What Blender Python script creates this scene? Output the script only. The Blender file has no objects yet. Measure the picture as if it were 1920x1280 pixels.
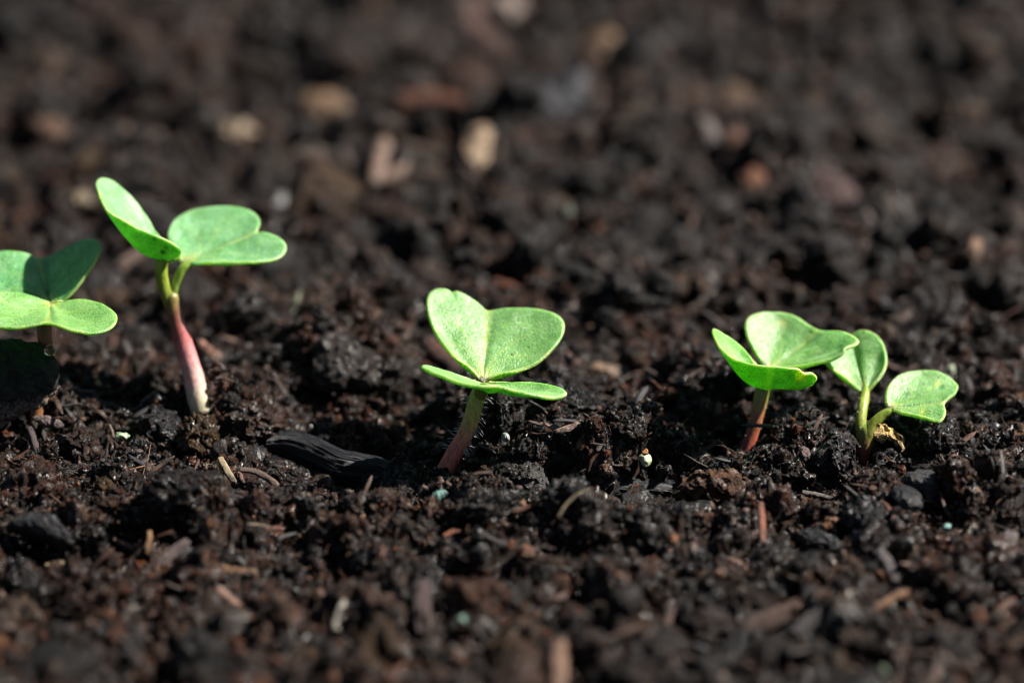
import bpy, bmesh, math
import numpy as np
from mathutils import Vector

SC = bpy.context.scene
MM = 0.001
# ------------------------------------------------------------------ camera
F_PX = 100.0 / 36.0 * 1920.0
PITCH = math.radians(24.5)
FWD = np.array([0.0, math.cos(PITCH), -math.sin(PITCH)])
UPV = np.array([0.0, math.sin(PITCH), math.cos(PITCH)])
RGT = np.array([1.0, 0.0, 0.0])
FOCUS = 320.0                                            # mm

def ray(px, py):
    px = np.asarray(px, float); py = np.asarray(py, float)
    return FWD + RGT * ((px - 960.0) / F_PX)[..., None] + UPV * ((640.0 - py) / F_PX)[..., None]

CAM = -FOCUS * ray(960.0, 890.0)                         # photo point (960, 890) is the world origin, mm

cam_data = bpy.data.cameras.new("camera")
cam = bpy.data.objects.new("camera", cam_data)
SC.collection.objects.link(cam)
cam.location = Vector(CAM * MM)
cam.rotation_euler = (math.pi / 2 - PITCH, 0, 0)
cam_data.lens = 100.0
cam_data.sensor_width = 36.0
cam_data.sensor_fit = 'HORIZONTAL'
cam_data.clip_start = 0.01
cam_data.clip_end = 50.0
cam_data.dof.use_dof = True
cam_data.dof.focus_distance = (FOCUS - 2.5) * MM
cam_data.dof.aperture_fstop = 9.6
SC.camera = cam

# ------------------------------------------------------------------ light
SUN = Vector((0.67, 0.17, 0.71)).normalized()
world = bpy.data.worlds.new("World")
SC.world = world
world.use_nodes = True
wn = world.node_tree
bg = wn.nodes["Background"]
sky = wn.nodes.new("ShaderNodeTexSky")
sky.sky_type = 'NISHITA'
sky.sun_disc = False
sky.sun_elevation = math.asin(SUN.z)
sky.sun_rotation = math.atan2(SUN.x, SUN.y)
wn.links.new(sky.outputs[0], bg.inputs[0])
bg.inputs[1].default_value = 0.024
sun_data = bpy.data.lights.new("sun", 'SUN')
sun_data.energy = 5.0
sun_data.angle = math.radians(0.55)
sun_data.color = (1.0, 0.94, 0.86)
sun = bpy.data.objects.new("sun", sun_data)
SC.collection.objects.link(sun)
sun.rotation_euler = SUN.to_track_quat('Z', 'Y').to_euler()
sun.location = SUN * 1.0
SC.view_settings.view_transform = 'Standard'
SC.view_settings.look = 'None'
SC.view_settings.exposure = 0.95
SC.view_settings.gamma = 1.0
SC.cycles.max_bounces = 6
SC.cycles.diffuse_bounces = 2
SC.cycles.glossy_bounces = 2
SC.cycles.use_adaptive_sampling = False
SC.cycles.filter_width = 1.0
SC.cycles.sample_clamp_indirect = 4.0
SC.cycles.sample_clamp_direct = 5.0
SC.cycles.caustics_reflective = False
SC.cycles.caustics_refractive = False

# ------------------------------------------------------------------ noise
def _h(ix, iy, iz, seed):
    h = (ix.astype(np.int64) * 374761393 + iy.astype(np.int64) * 668265263
         + iz.astype(np.int64) * 2147483647 + seed * 1274126177) & 0xFFFFFFFF
    h = ((h ^ (h >> 13)) * 1274126177) & 0xFFFFFFFF
    h = ((h ^ (h >> 16)) * 2246822519) & 0xFFFFFFFF
    return (h ^ (h >> 15)) & 0xFFFFFFFF

def rnd(ix, iy, iz, seed):
    return _h(ix, iy, iz, seed) / 4294967295.0

def noise2(x, y, seed=0):
    xi = np.floor(x); yi = np.floor(y)
    fx = x - xi; fy = y - yi
    u = fx * fx * (3 - 2 * fx); v = fy * fy * (3 - 2 * fy)
    z = np.zeros_like(xi)
    a = rnd(xi, yi, z, seed); b = rnd(xi + 1, yi, z, seed)
    c = rnd(xi, yi + 1, z, seed); d = rnd(xi + 1, yi + 1, z, seed)
    return (a * (1 - u) + b * u) * (1 - v) + (c * (1 - u) + d * u) * v

def fbm2(x, y, seed=0, octv=4):
    s = 0; a = 0.5; t = 0
    for k in range(octv):
        s = s + a * noise2(x, y, seed + k * 17); t += a
        x = x * 2.03 + 5.1; y = y * 2.03 + 9.7; a *= 0.5
    return s / t

def worley2(x, y, seed=0):
    xi = np.floor(x); yi = np.floor(y); z = np.zeros_like(xi)
    f1 = np.full(x.shape, 9.0); rid = np.zeros(x.shape)
    for i in (-1, 0, 1):
        for j in (-1, 0, 1):
            cx = xi + i; cy = yi + j
            dx = cx + rnd(cx, cy, z, seed) - x
            dy = cy + rnd(cx, cy, z, seed + 7) - y
            d = dx * dx + dy * dy
            m = d < f1
            f1 = np.where(m, d, f1)
            rid = np.where(m, rnd(cx, cy, z, seed + 13), rid)
    return np.sqrt(f1), rid

def noise3(p, seed=0):
    i = np.floor(p); f = p - i; u = f * f * (3 - 2 * f)
    r = 0
    for a in (0, 1):
        wa = u[:, 0] if a else 1 - u[:, 0]
        for b in (0, 1):
            wb = u[:, 1] if b else 1 - u[:, 1]
            for c in (0, 1):
                wc = u[:, 2] if c else 1 - u[:, 2]
                r = r + wa * wb * wc * rnd(i[:, 0] + a, i[:, 1] + b, i[:, 2] + c, seed)
    return r

def worley3(p, seed=0):
    i = np.floor(p); f1 = np.full(len(p), 9.0)
    for a in (-1, 0, 1):
        for b in (-1, 0, 1):
            for c in (-1, 0, 1):
                cx, cy, cz = i[:, 0] + a, i[:, 1] + b, i[:, 2] + c
                d = ((cx + rnd(cx, cy, cz, seed) - p[:, 0]) ** 2 + (cy + rnd(cx, cy, cz, seed + 3) - p[:, 1]) ** 2
                     + (cz + rnd(cx, cy, cz, seed + 5) - p[:, 2]) ** 2)
                f1 = np.minimum(f1, d)
    return np.sqrt(f1)

# ------------------------------------------------------------------ mesh helpers
def link_mesh(name, V, faces, mat, parent=None, col=None, attrs=None, smooth=True, uv=None):
    """V (n,3) in mm; faces: list of (k,m) index arrays; parent meshes keep world coordinates relative to the parent's location."""
    me = bpy.data.meshes.new(name)
    V = np.asarray(V, np.float64) * MM
    if parent is not None:
        off = np.array(parent['_o'] if '_o' in parent.keys() else (0, 0, 0), float)
        V = V - off
    V = V.astype(np.float32)
    me.vertices.add(len(V)); me.vertices.foreach_set("co", V.ravel())
    loops = np.concatenate([f.ravel() for f in faces]).astype(np.int32)
    totals = np.concatenate([np.full(len(f), f.shape[1], np.int32) for f in faces])
    starts = np.concatenate([[0], np.cumsum(totals)[:-1]]).astype(np.int32)
    me.loops.add(len(loops)); me.loops.foreach_set("vertex_index", loops)
    me.polygons.add(len(totals)); me.polygons.foreach_set("loop_start", starts)
    me.polygons.foreach_set("use_smooth", np.full(len(totals), smooth, bool))
    me.update(calc_edges=True)
    if col is not None:
        a = me.attributes.new("col", 'FLOAT_COLOR', 'POINT')
        c = np.ones((len(V), 4), np.float32); c[:, :col.shape[1]] = col
        a.data.foreach_set("color", c.ravel())
    for k, v in (attrs or {}).items():
        a = me.attributes.new(k, 'FLOAT', 'POINT'); a.data.foreach_set("value", np.asarray(v, np.float32).ravel())
    me.materials.append(mat)
    o = bpy.data.objects.new(name, me)
    SC.collection.objects.link(o)
    if parent is not None:
        o.parent = parent
        if '_o' in parent.keys(): o['_o'] = list(parent['_o'])
    return o

def empty(name, loc_mm, label, cat, group=None):
    o = bpy.data.objects.new(name, None)
    o.empty_display_size = 0.002
    SC.collection.objects.link(o)
    o.location = Vector(np.asarray(loc_mm) * MM)
    o['_o'] = [float(v) * MM for v in loc_mm]
    tag(o, label, cat, group)
    return o

def tag(o, label=None, cat=None, group=None, kind=None):
    if label: o['label'] = label
    if cat: o['category'] = cat
    if group: o['group'] = group
    if kind: o['kind'] = kind
    return o

def recentre(o):
    """origin of a one-mesh thing at its base centre"""
    me = o.data; n = len(me.vertices)
    co = np.empty(n * 3, np.float32); me.vertices.foreach_get("co", co); co = co.reshape(-1, 3)
    c = np.array([(co[:, 0].min() + co[:, 0].max()) / 2, (co[:, 1].min() + co[:, 1].max()) / 2, co[:, 2].min()])
    me.vertices.foreach_set("co", (co - c).astype(np.float32).ravel()); me.update()
    o.location = Vector([float(v) for v in c])

def catmull(P, n, closed=False):
    P = np.asarray(P, float)
    if closed:
        Q = np.vstack([P[-1], P, P[0], P[1]]); m = len(P)
    else:
        Q = np.vstack([2 * P[0] - P[1], P, 2 * P[-1] - P[-2]]); m = len(P) - 1
    seg = np.linalg.norm(np.diff(Q[1:m + 2], axis=0), axis=1) + 1e-6
    cum = np.concatenate([[0], np.cumsum(seg)])
    d = np.linspace(0, cum[-1], n, endpoint=not closed)
    k = np.clip(np.searchsorted(cum, d, side='right') - 1, 0, m - 1)
    t = ((d - cum[k]) / seg[k])[:, None]
    a, b, c, e = Q[k], Q[k + 1], Q[k + 2], Q[k + 3]
    return 0.5 * (2 * b + (c - a) * t + (2 * a - 5 * b + 4 * c - e) * t ** 2 + (3 * b - a - 3 * c + e) * t ** 3)

def grid_faces(nr, nc, wrap=False, off=0, flip=False):
    i = np.arange(nr - 1)[:, None]; j = np.arange(nc if wrap else nc - 1)[None, :]
    j2 = (j + 1) % nc
    a = i * nc + j; b = i * nc + j2; c = (i + 1) * nc + j2; d = (i + 1) * nc + j
    f = np.stack([a, b, c, d], -1).reshape(-1, 4) + off
    return f[:, ::-1] if flip else f

# ------------------------------------------------------------------ ground relief (mm)
def on_plane(px, py, z=0.0):
    d = ray(px, py)
    t = (z - CAM[2]) / d[..., 2]
    return CAM + d * t[..., None]

# hills and hollows seen in the photo: px, py, radius x, radius y, height
_REL = [(690, 800, 11, 9, -4.6), (730, 925, 11, 5.0, -3.4), (440, 800, 6.5, 7, 1.6), (70, 810, 7.0, 4.0, 5.2), (372, 785, 3.6, 2.2, 1.6), (640, 690, 7, 7, 2.2),
        (1010, 850, 8, 7, 1.6), (1160, 922, 11, 4.2, -4.2), (1340, 905, 6, 5, 1.4), (1480, 860, 6, 5, 1.8),
        (30, 1050, 8, 6, -3.4), (150, 985, 9, 4.5, 1.6), (270, 610, 9, 12, -3.5), (420, 980, 9, 5, 1.2),
        (960, 1010, 16, 6, 1.0), (560, 980, 10, 5, 0.6), (1640, 960, 14, 7, 1.0), (1800, 780, 9, 8, -2.4),
        (1250, 1060, 12, 6, 0.5), (560, 1130, 9, 6, -2.2), (900, 1090, 8, 7, -1.5), (1480, 1040, 9, 5, -1.6),
        (1180, 640, 9, 10, -1.5), (1230, 745, 7, 6, -1.8), (1440, 420, 9, 16, -3.0), (1010, 240, 10, 25, -3.0),
        (1730, 250, 12, 28, -4.0), (350, 320, 10, 20, -2.5), (620, 240, 9, 14, -2.0), (100, 250, 14, 25, -1.0),
        (1290, 780, 14, 6, 0.7), (1500, 740, 16, 10, 0.4), (300, 740, 10, 6, 0.6), (720, 560, 20, 16, 1.5),
        (1330, 560, 14, 16, 1.2), (1330, 850, 5, 4, -1.5), (1570, 720, 8, 8, -1.5), (60, 760, 10, 7, 0.8)]
_REL3 = [tuple(on_plane(a, b)[:2]) + (c, d, e) for a, b, c, d, e in _REL]

def macro(x, y):
    h = 3.0 * (fbm2(x / 26.0 + 3, y / 30.0 + 8, 11, 2) - 0.5)
    for cx, cy, rx, ry, a in _REL3:
        h = h + a * np.exp(-((x - cx) / rx) ** 2 - ((y - cy) / ry) ** 2)
    return h

def relief(x, y, step=None):
    """height, plus two per-clod random numbers for colour"""
    h = macro(x, y)
    back = np.clip((y - 25) / 60.0, 0, 1)
    h = h + back * (7.0 * (fbm2(x / 8.5 + 1, y / 11.0, 15, 2) - 0.5) + 3.0 * (noise2(x / 4.2, y / 4.8, 19) - 0.5))
    front = np.clip((-y - 12) / 25.0, 0, 1)
    h = h + front * (4.5 * (fbm2(x / 6.0 + 4, y / 6.5, 16, 2) - 0.5) + 2.0 * (noise2(x / 3.0, y / 3.0, 20) - 0.5))
    wx = x + 1.6 * (fbm2(x / 2.2, y / 2.2, 31, 3) - 0.5) * 2
    wy = y + 1.6 * (fbm2(x / 2.2 + 40, y / 2.2, 37, 3) - 0.5) * 2
    rr = None
    for cell, amp, seed in ((7.5, 3.0, 51), (3.1, 2.1, 61), (1.35, 0.85, 71), (0.62, 0.36, 81)):
        f, r = worley2(wx / cell, wy / cell, seed)
        dome = np.sqrt(np.clip(1 - (f / 0.85) ** 2, 0, 1))
        g = amp * dome * (0.25 + 1.1 * r * r)
        if step is not None:
            g = g * np.clip(1.6 - step / (cell * 0.45), 0, 1)
        h = h + g
        if cell == 3.1: ra = r
        if cell == 1.35: rb = r
    h = h + 0.28 * (fbm2(x / 0.7, y / 0.7, 91, 3) - 0.5) * (1 if step is None else np.clip(1.5 - step / 0.5, 0, 1))
    return h - 2.0, ra, rb

def hit(px, py):
    """where the line of sight through a photo pixel meets the ground"""
    d = ray(px, py)
    t0 = (7.0 - CAM[2]) / d[2]; t1 = (-12.0 - CAM[2]) / d[2]
    t = np.linspace(t0, t1, 400)
    P = CAM + d * t[:, None]
    h, _, _ = relief(P[:, 0], P[:, 1])
    k = np.argmax(P[:, 2] < h)
    return P[k]

def zdepth(P):
    return float((np.asarray(P) - CAM) @ FWD)

def at(px, py, Z):
    return CAM + ray(px, py) * np.asarray(Z, float)[..., None]

def project(P):
    q = P - CAM
    z = q @ FWD
    return 960 + F_PX * (q @ RGT) / z, 640 - F_PX * (q @ UPV) / z, z

# ------------------------------------------------------------------ materials
def new_mat(name):
    m = bpy.data.materials.new(name); m.use_nodes = True
    nt = m.node_tree
    return m, nt, nt.nodes, nt.links, nt.nodes["Principled BSDF"]

def add_noise(nt, scale, detail=2.0, rough=0.6, vec=None, kind="ShaderNodeTexNoise"):
    n = nt.nodes.new(kind)
    n.inputs["Scale"].default_value = scale
    if "Detail" in n.inputs: n.inputs["Detail"].default_value = detail
    if "Roughness" in n.inputs: n.inputs["Roughness"].default_value = rough
    if vec is not None: nt.links.new(vec, n.inputs["Vector"])
    return n

def ramp(nt, fac, stops):
    r = nt.nodes.new("ShaderNodeValToRGB")
    e = r.color_ramp.elements
    while len(e) < len(stops): e.new(0.5)
    for k, (p, c) in enumerate(stops):
        e[k].position = p; e[k].color = (c[0], c[1], c[2], 1) if not isinstance(c, (int, float)) else (c, c, c, 1)
    nt.links.new(fac, r.inputs[0])
    return r

def mixc(nt, a, b, fac, mode='MIX'):
    m = nt.nodes.new("ShaderNodeMix"); m.data_type = 'RGBA'; m.blend_type = mode
    for sock, v in ((m.inputs["Factor"], fac), (m.inputs["A"], a), (m.inputs["B"], b)):
        if isinstance(v, (int, float)): sock.default_value = v
        elif isinstance(v, tuple): sock.default_value = (v[0], v[1], v[2], 1)
        else: nt.links.new(v, sock)
    return m.outputs["Result"]

def soil_material(name, bump=0.0004, fine=4600.0, wet=(0.3, 0.62), film=0.2, coat=1.0):
    m, nt, N, L, P = new_mat(name)
    tc = N.new("ShaderNodeTexCoord"); ob = tc.outputs["Object"]
    at_ = N.new("ShaderNodeAttribute"); at_.attribute_name = "col"
    n1 = add_noise(nt, 1300.0, 4, 0.7, ob)
    r1 = ramp(nt, n1.outputs["Fac"], [(0.32, 0.2), (0.5, 0.55), (0.70, 1.7)])
    c = mixc(nt, at_.outputs["Color"], r1.outputs[0], 1.0, 'MULTIPLY')
    n2 = add_noise(nt, 2600.0, 3, 0.7, ob)
    r2 = ramp(nt, n2.outputs["Fac"], [(0.60, 0.0), (0.70, 1.0)])
    c = mixc(nt, c, (0.085, 0.030, 0.010), r2.outputs[0])
    L.new(c, P.inputs["Base Color"])
    n3 = add_noise(nt, 1900.0, 2, 0.6, ob)
    r3 = ramp(nt, n3.outputs["Fac"], [(0.44, wet[0]), (0.53, wet[1])])
    L.new(r3.outputs[0], P.inputs["Roughness"])
    P.inputs["Specular IOR Level"].default_value = 0.28
    P.inputs["Coat Weight"].default_value = 1.0
    nw = add_noise(nt, 900.0, 4, 0.7, ob)
    rw = ramp(nt, nw.outputs["Fac"], [(0.50, 0.0), (0.57, coat)]); L.new(rw.outputs[0], P.inputs["Coat Weight"])
    P.inputs["Coat Roughness"].default_value = film
    P.inputs["Coat IOR"].default_value = 1.5
    nc = add_noise(nt, 1700.0, 3, 0.75, ob)
    bc = N.new("ShaderNodeBump"); bc.inputs["Strength"].default_value = 1.0; bc.inputs["Distance"].default_value = 0.0003
    L.new(nc.outputs["Fac"], bc.inputs["Height"]); L.new(bc.outputs[0], P.inputs["Coat Normal"])
    nb = add_noise(nt, fine, 4, 0.75, ob)
    b = N.new("ShaderNodeBump"); b.inputs["Strength"].default_value = 1.0; b.inputs["Distance"].default_value = bump
    L.new(nb.outputs["Fac"], b.inputs["Height"]); L.new(b.outputs[0], P.inputs["Normal"])
    return m

M_SOIL = soil_material("moist_soil")
M_CRUMB = soil_material("moist_crumbs", 0.0004, 5200.0, (0.06, 0.60), 0.17)
M_DRY = soil_material("drier_crumbs", 0.0004, 4000.0, (0.45, 0.7), 0.24, 0.35)

def wood_material(name, stretch=(1, 1, 1), rough=0.55, bump=0.00012, scale=2200.0, contrast=(0.45, 1.25), spec=0.5, dirt=0.85, wscale=14.0):
    m, nt, N, L, P = new_mat(name)
    at_ = N.new("ShaderNodeAttribute"); at_.attribute_name = "col"
    gr = N.new("ShaderNodeAttribute"); gr.attribute_name = "grain"
    tc = N.new("ShaderNodeTexCoord")
    n1 = add_noise(nt, scale, 4, 0.7, tc.outputs["Object"])
    w = N.new("ShaderNodeTexNoise"); w.noise_dimensions = '1D'
    w.inputs["Scale"].default_value = wscale; w.inputs["Detail"].default_value = 5.0
    add = N.new("ShaderNodeMath"); add.operation = 'MULTIPLY_ADD'; add.inputs[1].default_value = 0.12
    L.new(n1.outputs["Fac"], add.inputs[0]); L.new(gr.outputs["Fac"], add.inputs[2])
    L.new(add.outputs[0], w.inputs["W"])
    mm = N.new("ShaderNodeMath"); mm.operation = 'MULTIPLY_ADD'; mm.inputs[1].default_value = 0.5
    hf = N.new("ShaderNodeMath"); hf.operation = 'MULTIPLY'; hf.inputs[1].default_value = 0.5
    L.new(w.outputs["Fac"], mm.inputs[0]); L.new(n1.outputs["Fac"], hf.inputs[0]); L.new(hf.outputs[0], mm.inputs[2])
    r = ramp(nt, mm.outputs[0], [(0.35, contrast[0]), (0.65, contrast[1])])
    c = mixc(nt, at_.outputs["Color"], r.outputs[0], 1.0, 'MULTIPLY')
    nd = add_noise(nt, 700.0, 5, 0.75, tc.outputs["Object"])
    rd = ramp(nt, nd.outputs["Fac"], [(0.50, 0.0), (0.56, dirt)])
    c = mixc(nt, c, (0.022, 0.013, 0.009), rd.outputs[0])
    L.new(c, P.inputs["Base Color"])
    P.inputs["Roughness"].default_value = rough
    P.inputs["Specular IOR Level"].default_value = spec
    b = N.new("ShaderNodeBump"); b.inputs["Strength"].default_value = 1.0; b.inputs["Distance"].default_value = bump
    L.new(mm.outputs[0], b.inputs["Height"]); L.new(b.outputs[0], P.inputs["Normal"])
    return m

M_WOOD = wood_material("weathered_wood")
M_BARK = wood_material("bark", rough=0.7, bump=0.0003, contrast=(0.35, 1.4))
M_CHAR = wood_material("charcoal", rough=0.34, bump=0.00025, scale=3500, contrast=(0.75, 1.25), spec=0.55, dirt=0.0, wscale=42.0)
M_STONE = wood_material("gritty_stone", rough=0.32, bump=0.0005, scale=5500, contrast=(0.5, 1.6))
M_GRAN = wood_material("fertiliser_granule", rough=0.45, bump=0.00008, scale=2500, contrast=(0.55, 1.15), dirt=0.6)

def leaf_material():
    m, nt, N, L, P = new_mat("seed_leaf")
    tc = N.new("ShaderNodeTexCoord"); ob = tc.outputs["Object"]
    edge = N.new("ShaderNodeAttribute"); edge.attribute_name = "edge"
    vein = N.new("ShaderNodeAttribute"); vein.attribute_name = "vein"
    tint = N.new("ShaderNodeAttribute"); tint.attribute_name = "col"
    n1 = add_noise(nt, 380.0, 4, 0.6, ob)
    r1 = ramp(nt, n1.outputs["Fac"], [(0.35, (0.145, 0.35, 0.085)), (0.65, (0.27, 0.52, 0.18))])
    n2 = add_noise(nt, 4200.0, 2, 0.6, ob)
    r2 = ramp(nt, n2.outputs["Fac"], [(0.36, 0.78), (0.64, 1.28)])
    c = mixc(nt, r1.outputs[0], r2.outputs[0], 1.0, 'MULTIPLY')
    c = mixc(nt, c, tint.outputs["Color"], 1.0, 'MULTIPLY')
    n3 = add_noise(nt, 260.0, 3, 0.6, ob)
    r3 = ramp(nt, n3.outputs["Fac"], [(0.52, 0.0), (0.70, 0.55)])
    c = mixc(nt, c, (0.30, 0.56, 0.22), r3.outputs[0])
    c = mixc(nt, c, (0.55, 0.68, 0.16), vein.outputs["Fac"])
    n4 = add_noise(nt, 1500.0, 2, 0.5, ob)
    r4 = ramp(nt, n4.outputs["Fac"], [(0.715, 0.0), (0.735, 0.8)])
    c = mixc(nt, c, (0.05, 0.05, 0.02), r4.outputs[0])
    c = mixc(nt, c, (0.52, 0.62, 0.24), edge.outputs["Fac"])  # pale rim colour paints in the light a rounded edge catches
    L.new(c, P.inputs["Base Color"])
    P.inputs["Subsurface Weight"].default_value = 0.85
    P.inputs["Subsurface Radius"].default_value = (0.7, 1.1, 0.16)
    P.inputs["Subsurface Scale"].default_value = 0.0013
    P.inputs["Roughness"].default_value = 0.33
    P.inputs["Specular IOR Level"].default_value = 0.75
    v = add_noise(nt, 5600.0, 1, 0.5, ob)
    b = N.new("ShaderNodeBump"); b.inputs["Strength"].default_value = 1.0; b.inputs["Distance"].default_value = 0.00013
    L.new(v.outputs["Fac"], b.inputs["Height"]); L.new(b.outputs[0], P.inputs["Normal"])
    return m

def stem_material():
    m, nt, N, L, P = new_mat("seedling_stem")
    tc = N.new("ShaderNodeTexCoord"); ob = tc.outputs["Object"]
    tint = N.new("ShaderNodeAttribute"); tint.attribute_name = "col"
    n1 = add_noise(nt, 2600.0, 3, 0.6, ob)
    mp = N.new('ShaderNodeMapping'); mp.inputs['Scale'].default_value = (1, 1, 0.12); L.new(ob, mp.inputs[0])
    n2 = add_noise(nt, 3200.0, 3, 0.6, mp.outputs[0])
    r1 = ramp(nt, n2.outputs["Fac"], [(0.32, 0.68), (0.66, 1.18)])
    c = mixc(nt, tint.outputs["Color"], r1.outputs[0], 1.0, 'MULTIPLY')
    L.new(c, P.inputs["Base Color"])
    P.inputs["Subsurface Weight"].default_value = 0.6
    P.inputs["Subsurface Radius"].default_value = (1.0, 0.6, 0.3)
    P.inputs["Subsurface Scale"].default_value = 0.0006
    P.inputs["Roughness"].default_value = 0.4
    b = N.new("ShaderNodeBump"); b.inputs["Distance"].default_value = 0.00003
    L.new(n1.outputs["Fac"], b.inputs["Height"]); L.new(b.outputs[0], P.inputs["Normal"])
    return m

M_LEAF = leaf_material(); M_STEM = stem_material()
M_HAIR, _nt, _N, _L, _P = new_mat("plant_hair")
_P.inputs["Base Color"].default_value = (0.95, 0.97, 0.95, 1); _P.inputs["Roughness"].default_value = 0.25
_P.inputs["Transmission Weight"].default_value = 0.3
M_WATER, _nt, _N, _L, _P = new_mat("water")
_P.inputs["Base Color"].default_value = (1, 1, 1, 1); _P.inputs["Roughness"].default_value = 0.09
_P.inputs["Transmission Weight"].default_value = 1.0; _P.inputs["IOR"].default_value = 1.33

# ------------------------------------------------------------------ ground sheet
def axis(segs):
    out = [segs[0][0]]
    for a, b, s in segs:
        n = max(1, int(round((b - a) / s)))
        out += list(a + (b - a) * (np.arange(n) + 1) / n)
    return np.array(out)

def geo(a, b, s0, k=1.22):
    out = []; x = a; s = s0
    while abs(b - x) > s:
        s *= k; x += math.copysign(s, b - a); out.append(x)
    return out

xs = axis([(-105, -68, 0.4), (-68, 68, 0.19), (68, 105, 0.4)])
xs = np.array(sorted(geo(-105, -1500, 0.5)) + list(xs) + geo(105, 1500, 0.5))
ys = axis([(-85, -30, 0.38), (-30, 45, 0.22), (45, 110, 0.4), (110, 235, 0.55)])
ys = np.array(sorted(geo(-85, -1500, 0.5)) + list(ys) + geo(235, 3000, 0.6))
X, Y = np.meshgrid(xs, ys)
step = np.maximum(np.gradient(xs)[None, :], np.gradient(ys)[:, None])
H, RA, RB = relief(X.ravel(), Y.ravel(), step.ravel())
# lateral jitter so that clods overhang a little
jx = 0.5 * (fbm2(X.ravel() / 1.1, Y.ravel() / 1.1, 201, 2) - 0.5) * (step.ravel() < 0.7)

PAL = 0.78 * np.array([(0.011, 0.006, 0.004), (0.004, 0.004, 0.005), (0.045, 0.018, 0.009), (0.034, 0.020, 0.014),
                (0.015, 0.017, 0.022), (0.088, 0.036, 0.013), (0.085, 0.050, 0.032)]) * np.array([1.15, 1.0, 0.86])
PALW = np.array([0.30, 0.20, 0.17, 0.13, 0.10, 0.05, 0.05])

def soil_colour(r, x, y):
    """pick a palette colour by a random number, patches lean to rust or to charcoal"""
    red = fbm2(x / 9.0 + 2, y / 14.0, 301, 2)
    w = np.tile(PALW, (len(r), 1))
    w[:, [2, 5]] *= (np.clip((red - 0.35) * 5, 0.15, 3.2))[:, None]
    w[:, [1, 4]] *= (np.clip((0.65 - red) * 5, 0.3, 2.6))[:, None]
    cw = np.cumsum(w, 1); cw /= cw[:, -1:]
    k = (r[:, None] > cw).sum(1).clip(0, len(PAL) - 1)
    return PAL[k]

gc = soil_colour(RB, X.ravel(), Y.ravel()) * (0.6 + 0.7 * RA)[:, None]
ground = link_mesh("ground", np.stack([X.ravel() + jx, Y.ravel(), H], 1), [grid_faces(len(ys), len(xs))], M_SOIL, col=gc)
tag(ground, "dark moist potting soil with clods and hollows", kind="structure")
ground['kind'] = "structure"

KEEP = []      # screen-space footprints of the named things: x, y, rx, ry, keep-out for crumbs

# ------------------------------------------------------------------ tubes, slabs and lumps
def frames(P):
    T = np.gradient(P, axis=0); T /= np.linalg.norm(T, axis=1)[:, None] + 1e-9
    ref = np.array([0.0, -0.55, 0.83])
    A = np.cross(T, ref); A /= np.linalg.norm(A, axis=1)[:, None] + 1e-9
    B = np.cross(A, T)
    return T, A, B

def tube_arrays(P, R, sides=14, flat=1.0, rough=0.0, seed=0, rings=None, ridge=0.0):
    n = rings or max(6, int(len(P) * 6))
    PR = catmull(np.column_stack([P, R]), n)
    C, r = PR[:, :3], PR[:, 3]
    T, A, B = frames(C)
    th = np.linspace(0, 2 * math.pi, sides, endpoint=False)
    rr = np.ones((n, sides))
    if rough > 0 or ridge > 0:
        u = np.repeat(np.arange(n)[:, None] * 0.22 * 40.0 / n, sides, 1); v = np.repeat(th[None], n, 0)
        q = np.stack([u.ravel() + seed, np.cos(v).ravel() * 1.6, np.sin(v).ravel() * 1.6], 1)
        rr = 1 + rough * (noise3(q, seed) * 1.2 + 0.6 * noise3(q * 2.7, seed + 1) - 0.9).reshape(n, sides)
        if ridge > 0:
            q2 = np.stack([u.ravel() * 0.5, np.cos(v).ravel() * 8.0, np.sin(v).ravel() * 8.0], 1)
            q3 = np.stack([u.ravel() * 1.5, np.cos(v).ravel() * 18, np.sin(v).ravel() * 18], 1)
            rr = rr + ridge * (noise3(q2, seed + 9).reshape(n, sides) - 0.5) * 2 + ridge * 0.7 * (noise3(q3, seed + 10).reshape(n, sides) - 0.5) * 2
    V = C[:, None] + (A[:, None] * np.cos(th)[None, :, None] + B[:, None] * np.sin(th)[None, :, None] * flat) * (r[:, None] * rr)[..., None]
    V = V.reshape(-1, 3)
    F = [grid_faces(n, sides, wrap=True, flip=True)]
    V = np.vstack([V, C[0] - T[0] * r[0] * 0.3, C[-1] + T[-1] * r[-1] * 0.3])
    a, b = len(V) - 2, len(V) - 1
    j = np.arange(sides); j2 = (j + 1) % sides
    F.append(np.stack([np.full(sides, a), j, j2], 1))
    o = (n - 1) * sides
    F.append(np.stack([np.full(sides, b), o + j2, o + j], 1))
    grain = np.concatenate([np.repeat((np.cos(th) * 1.3 + np.sin(th * 2) * 0.4)[None], n, 0).ravel(), [0, 0]])
    u = np.concatenate([np.repeat(np.linspace(0, 1, n)[:, None], sides, 1).ravel(), [0, 1]])
    return V, F, grain, u

def shade_col(col, V, var, seed):
    k = 1 + var * (noise3(V * 1.1 + 50, seed) - 0.5) * 2
    return np.asarray(col)[None] * k[:, None]

def ground_points(pts, lean=0.0, lift=0.0, centre=None):
    """photo pixels -> points on a level (lean 0) or standing (lean 1) sheet through the soil surface"""
    pts = np.asarray(pts, float)
    cpx = pts[:, :2].mean(0) if centre is None else centre
    c = hit(cpx[0], cpx[1]); zc = zdepth(c)
    P = on_plane(pts[:, 0], pts[:, 1], c[2] + lift)
    Zp = (P - CAM) @ FWD
    Z0 = zdepth(on_plane(np.array(cpx[0]), np.array(cpx[1]), c[2] + lift))
    return at(pts[:, 0], pts[:, 1], Z0 + (Zp - Z0) * (1 - lean)), Z0

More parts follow.
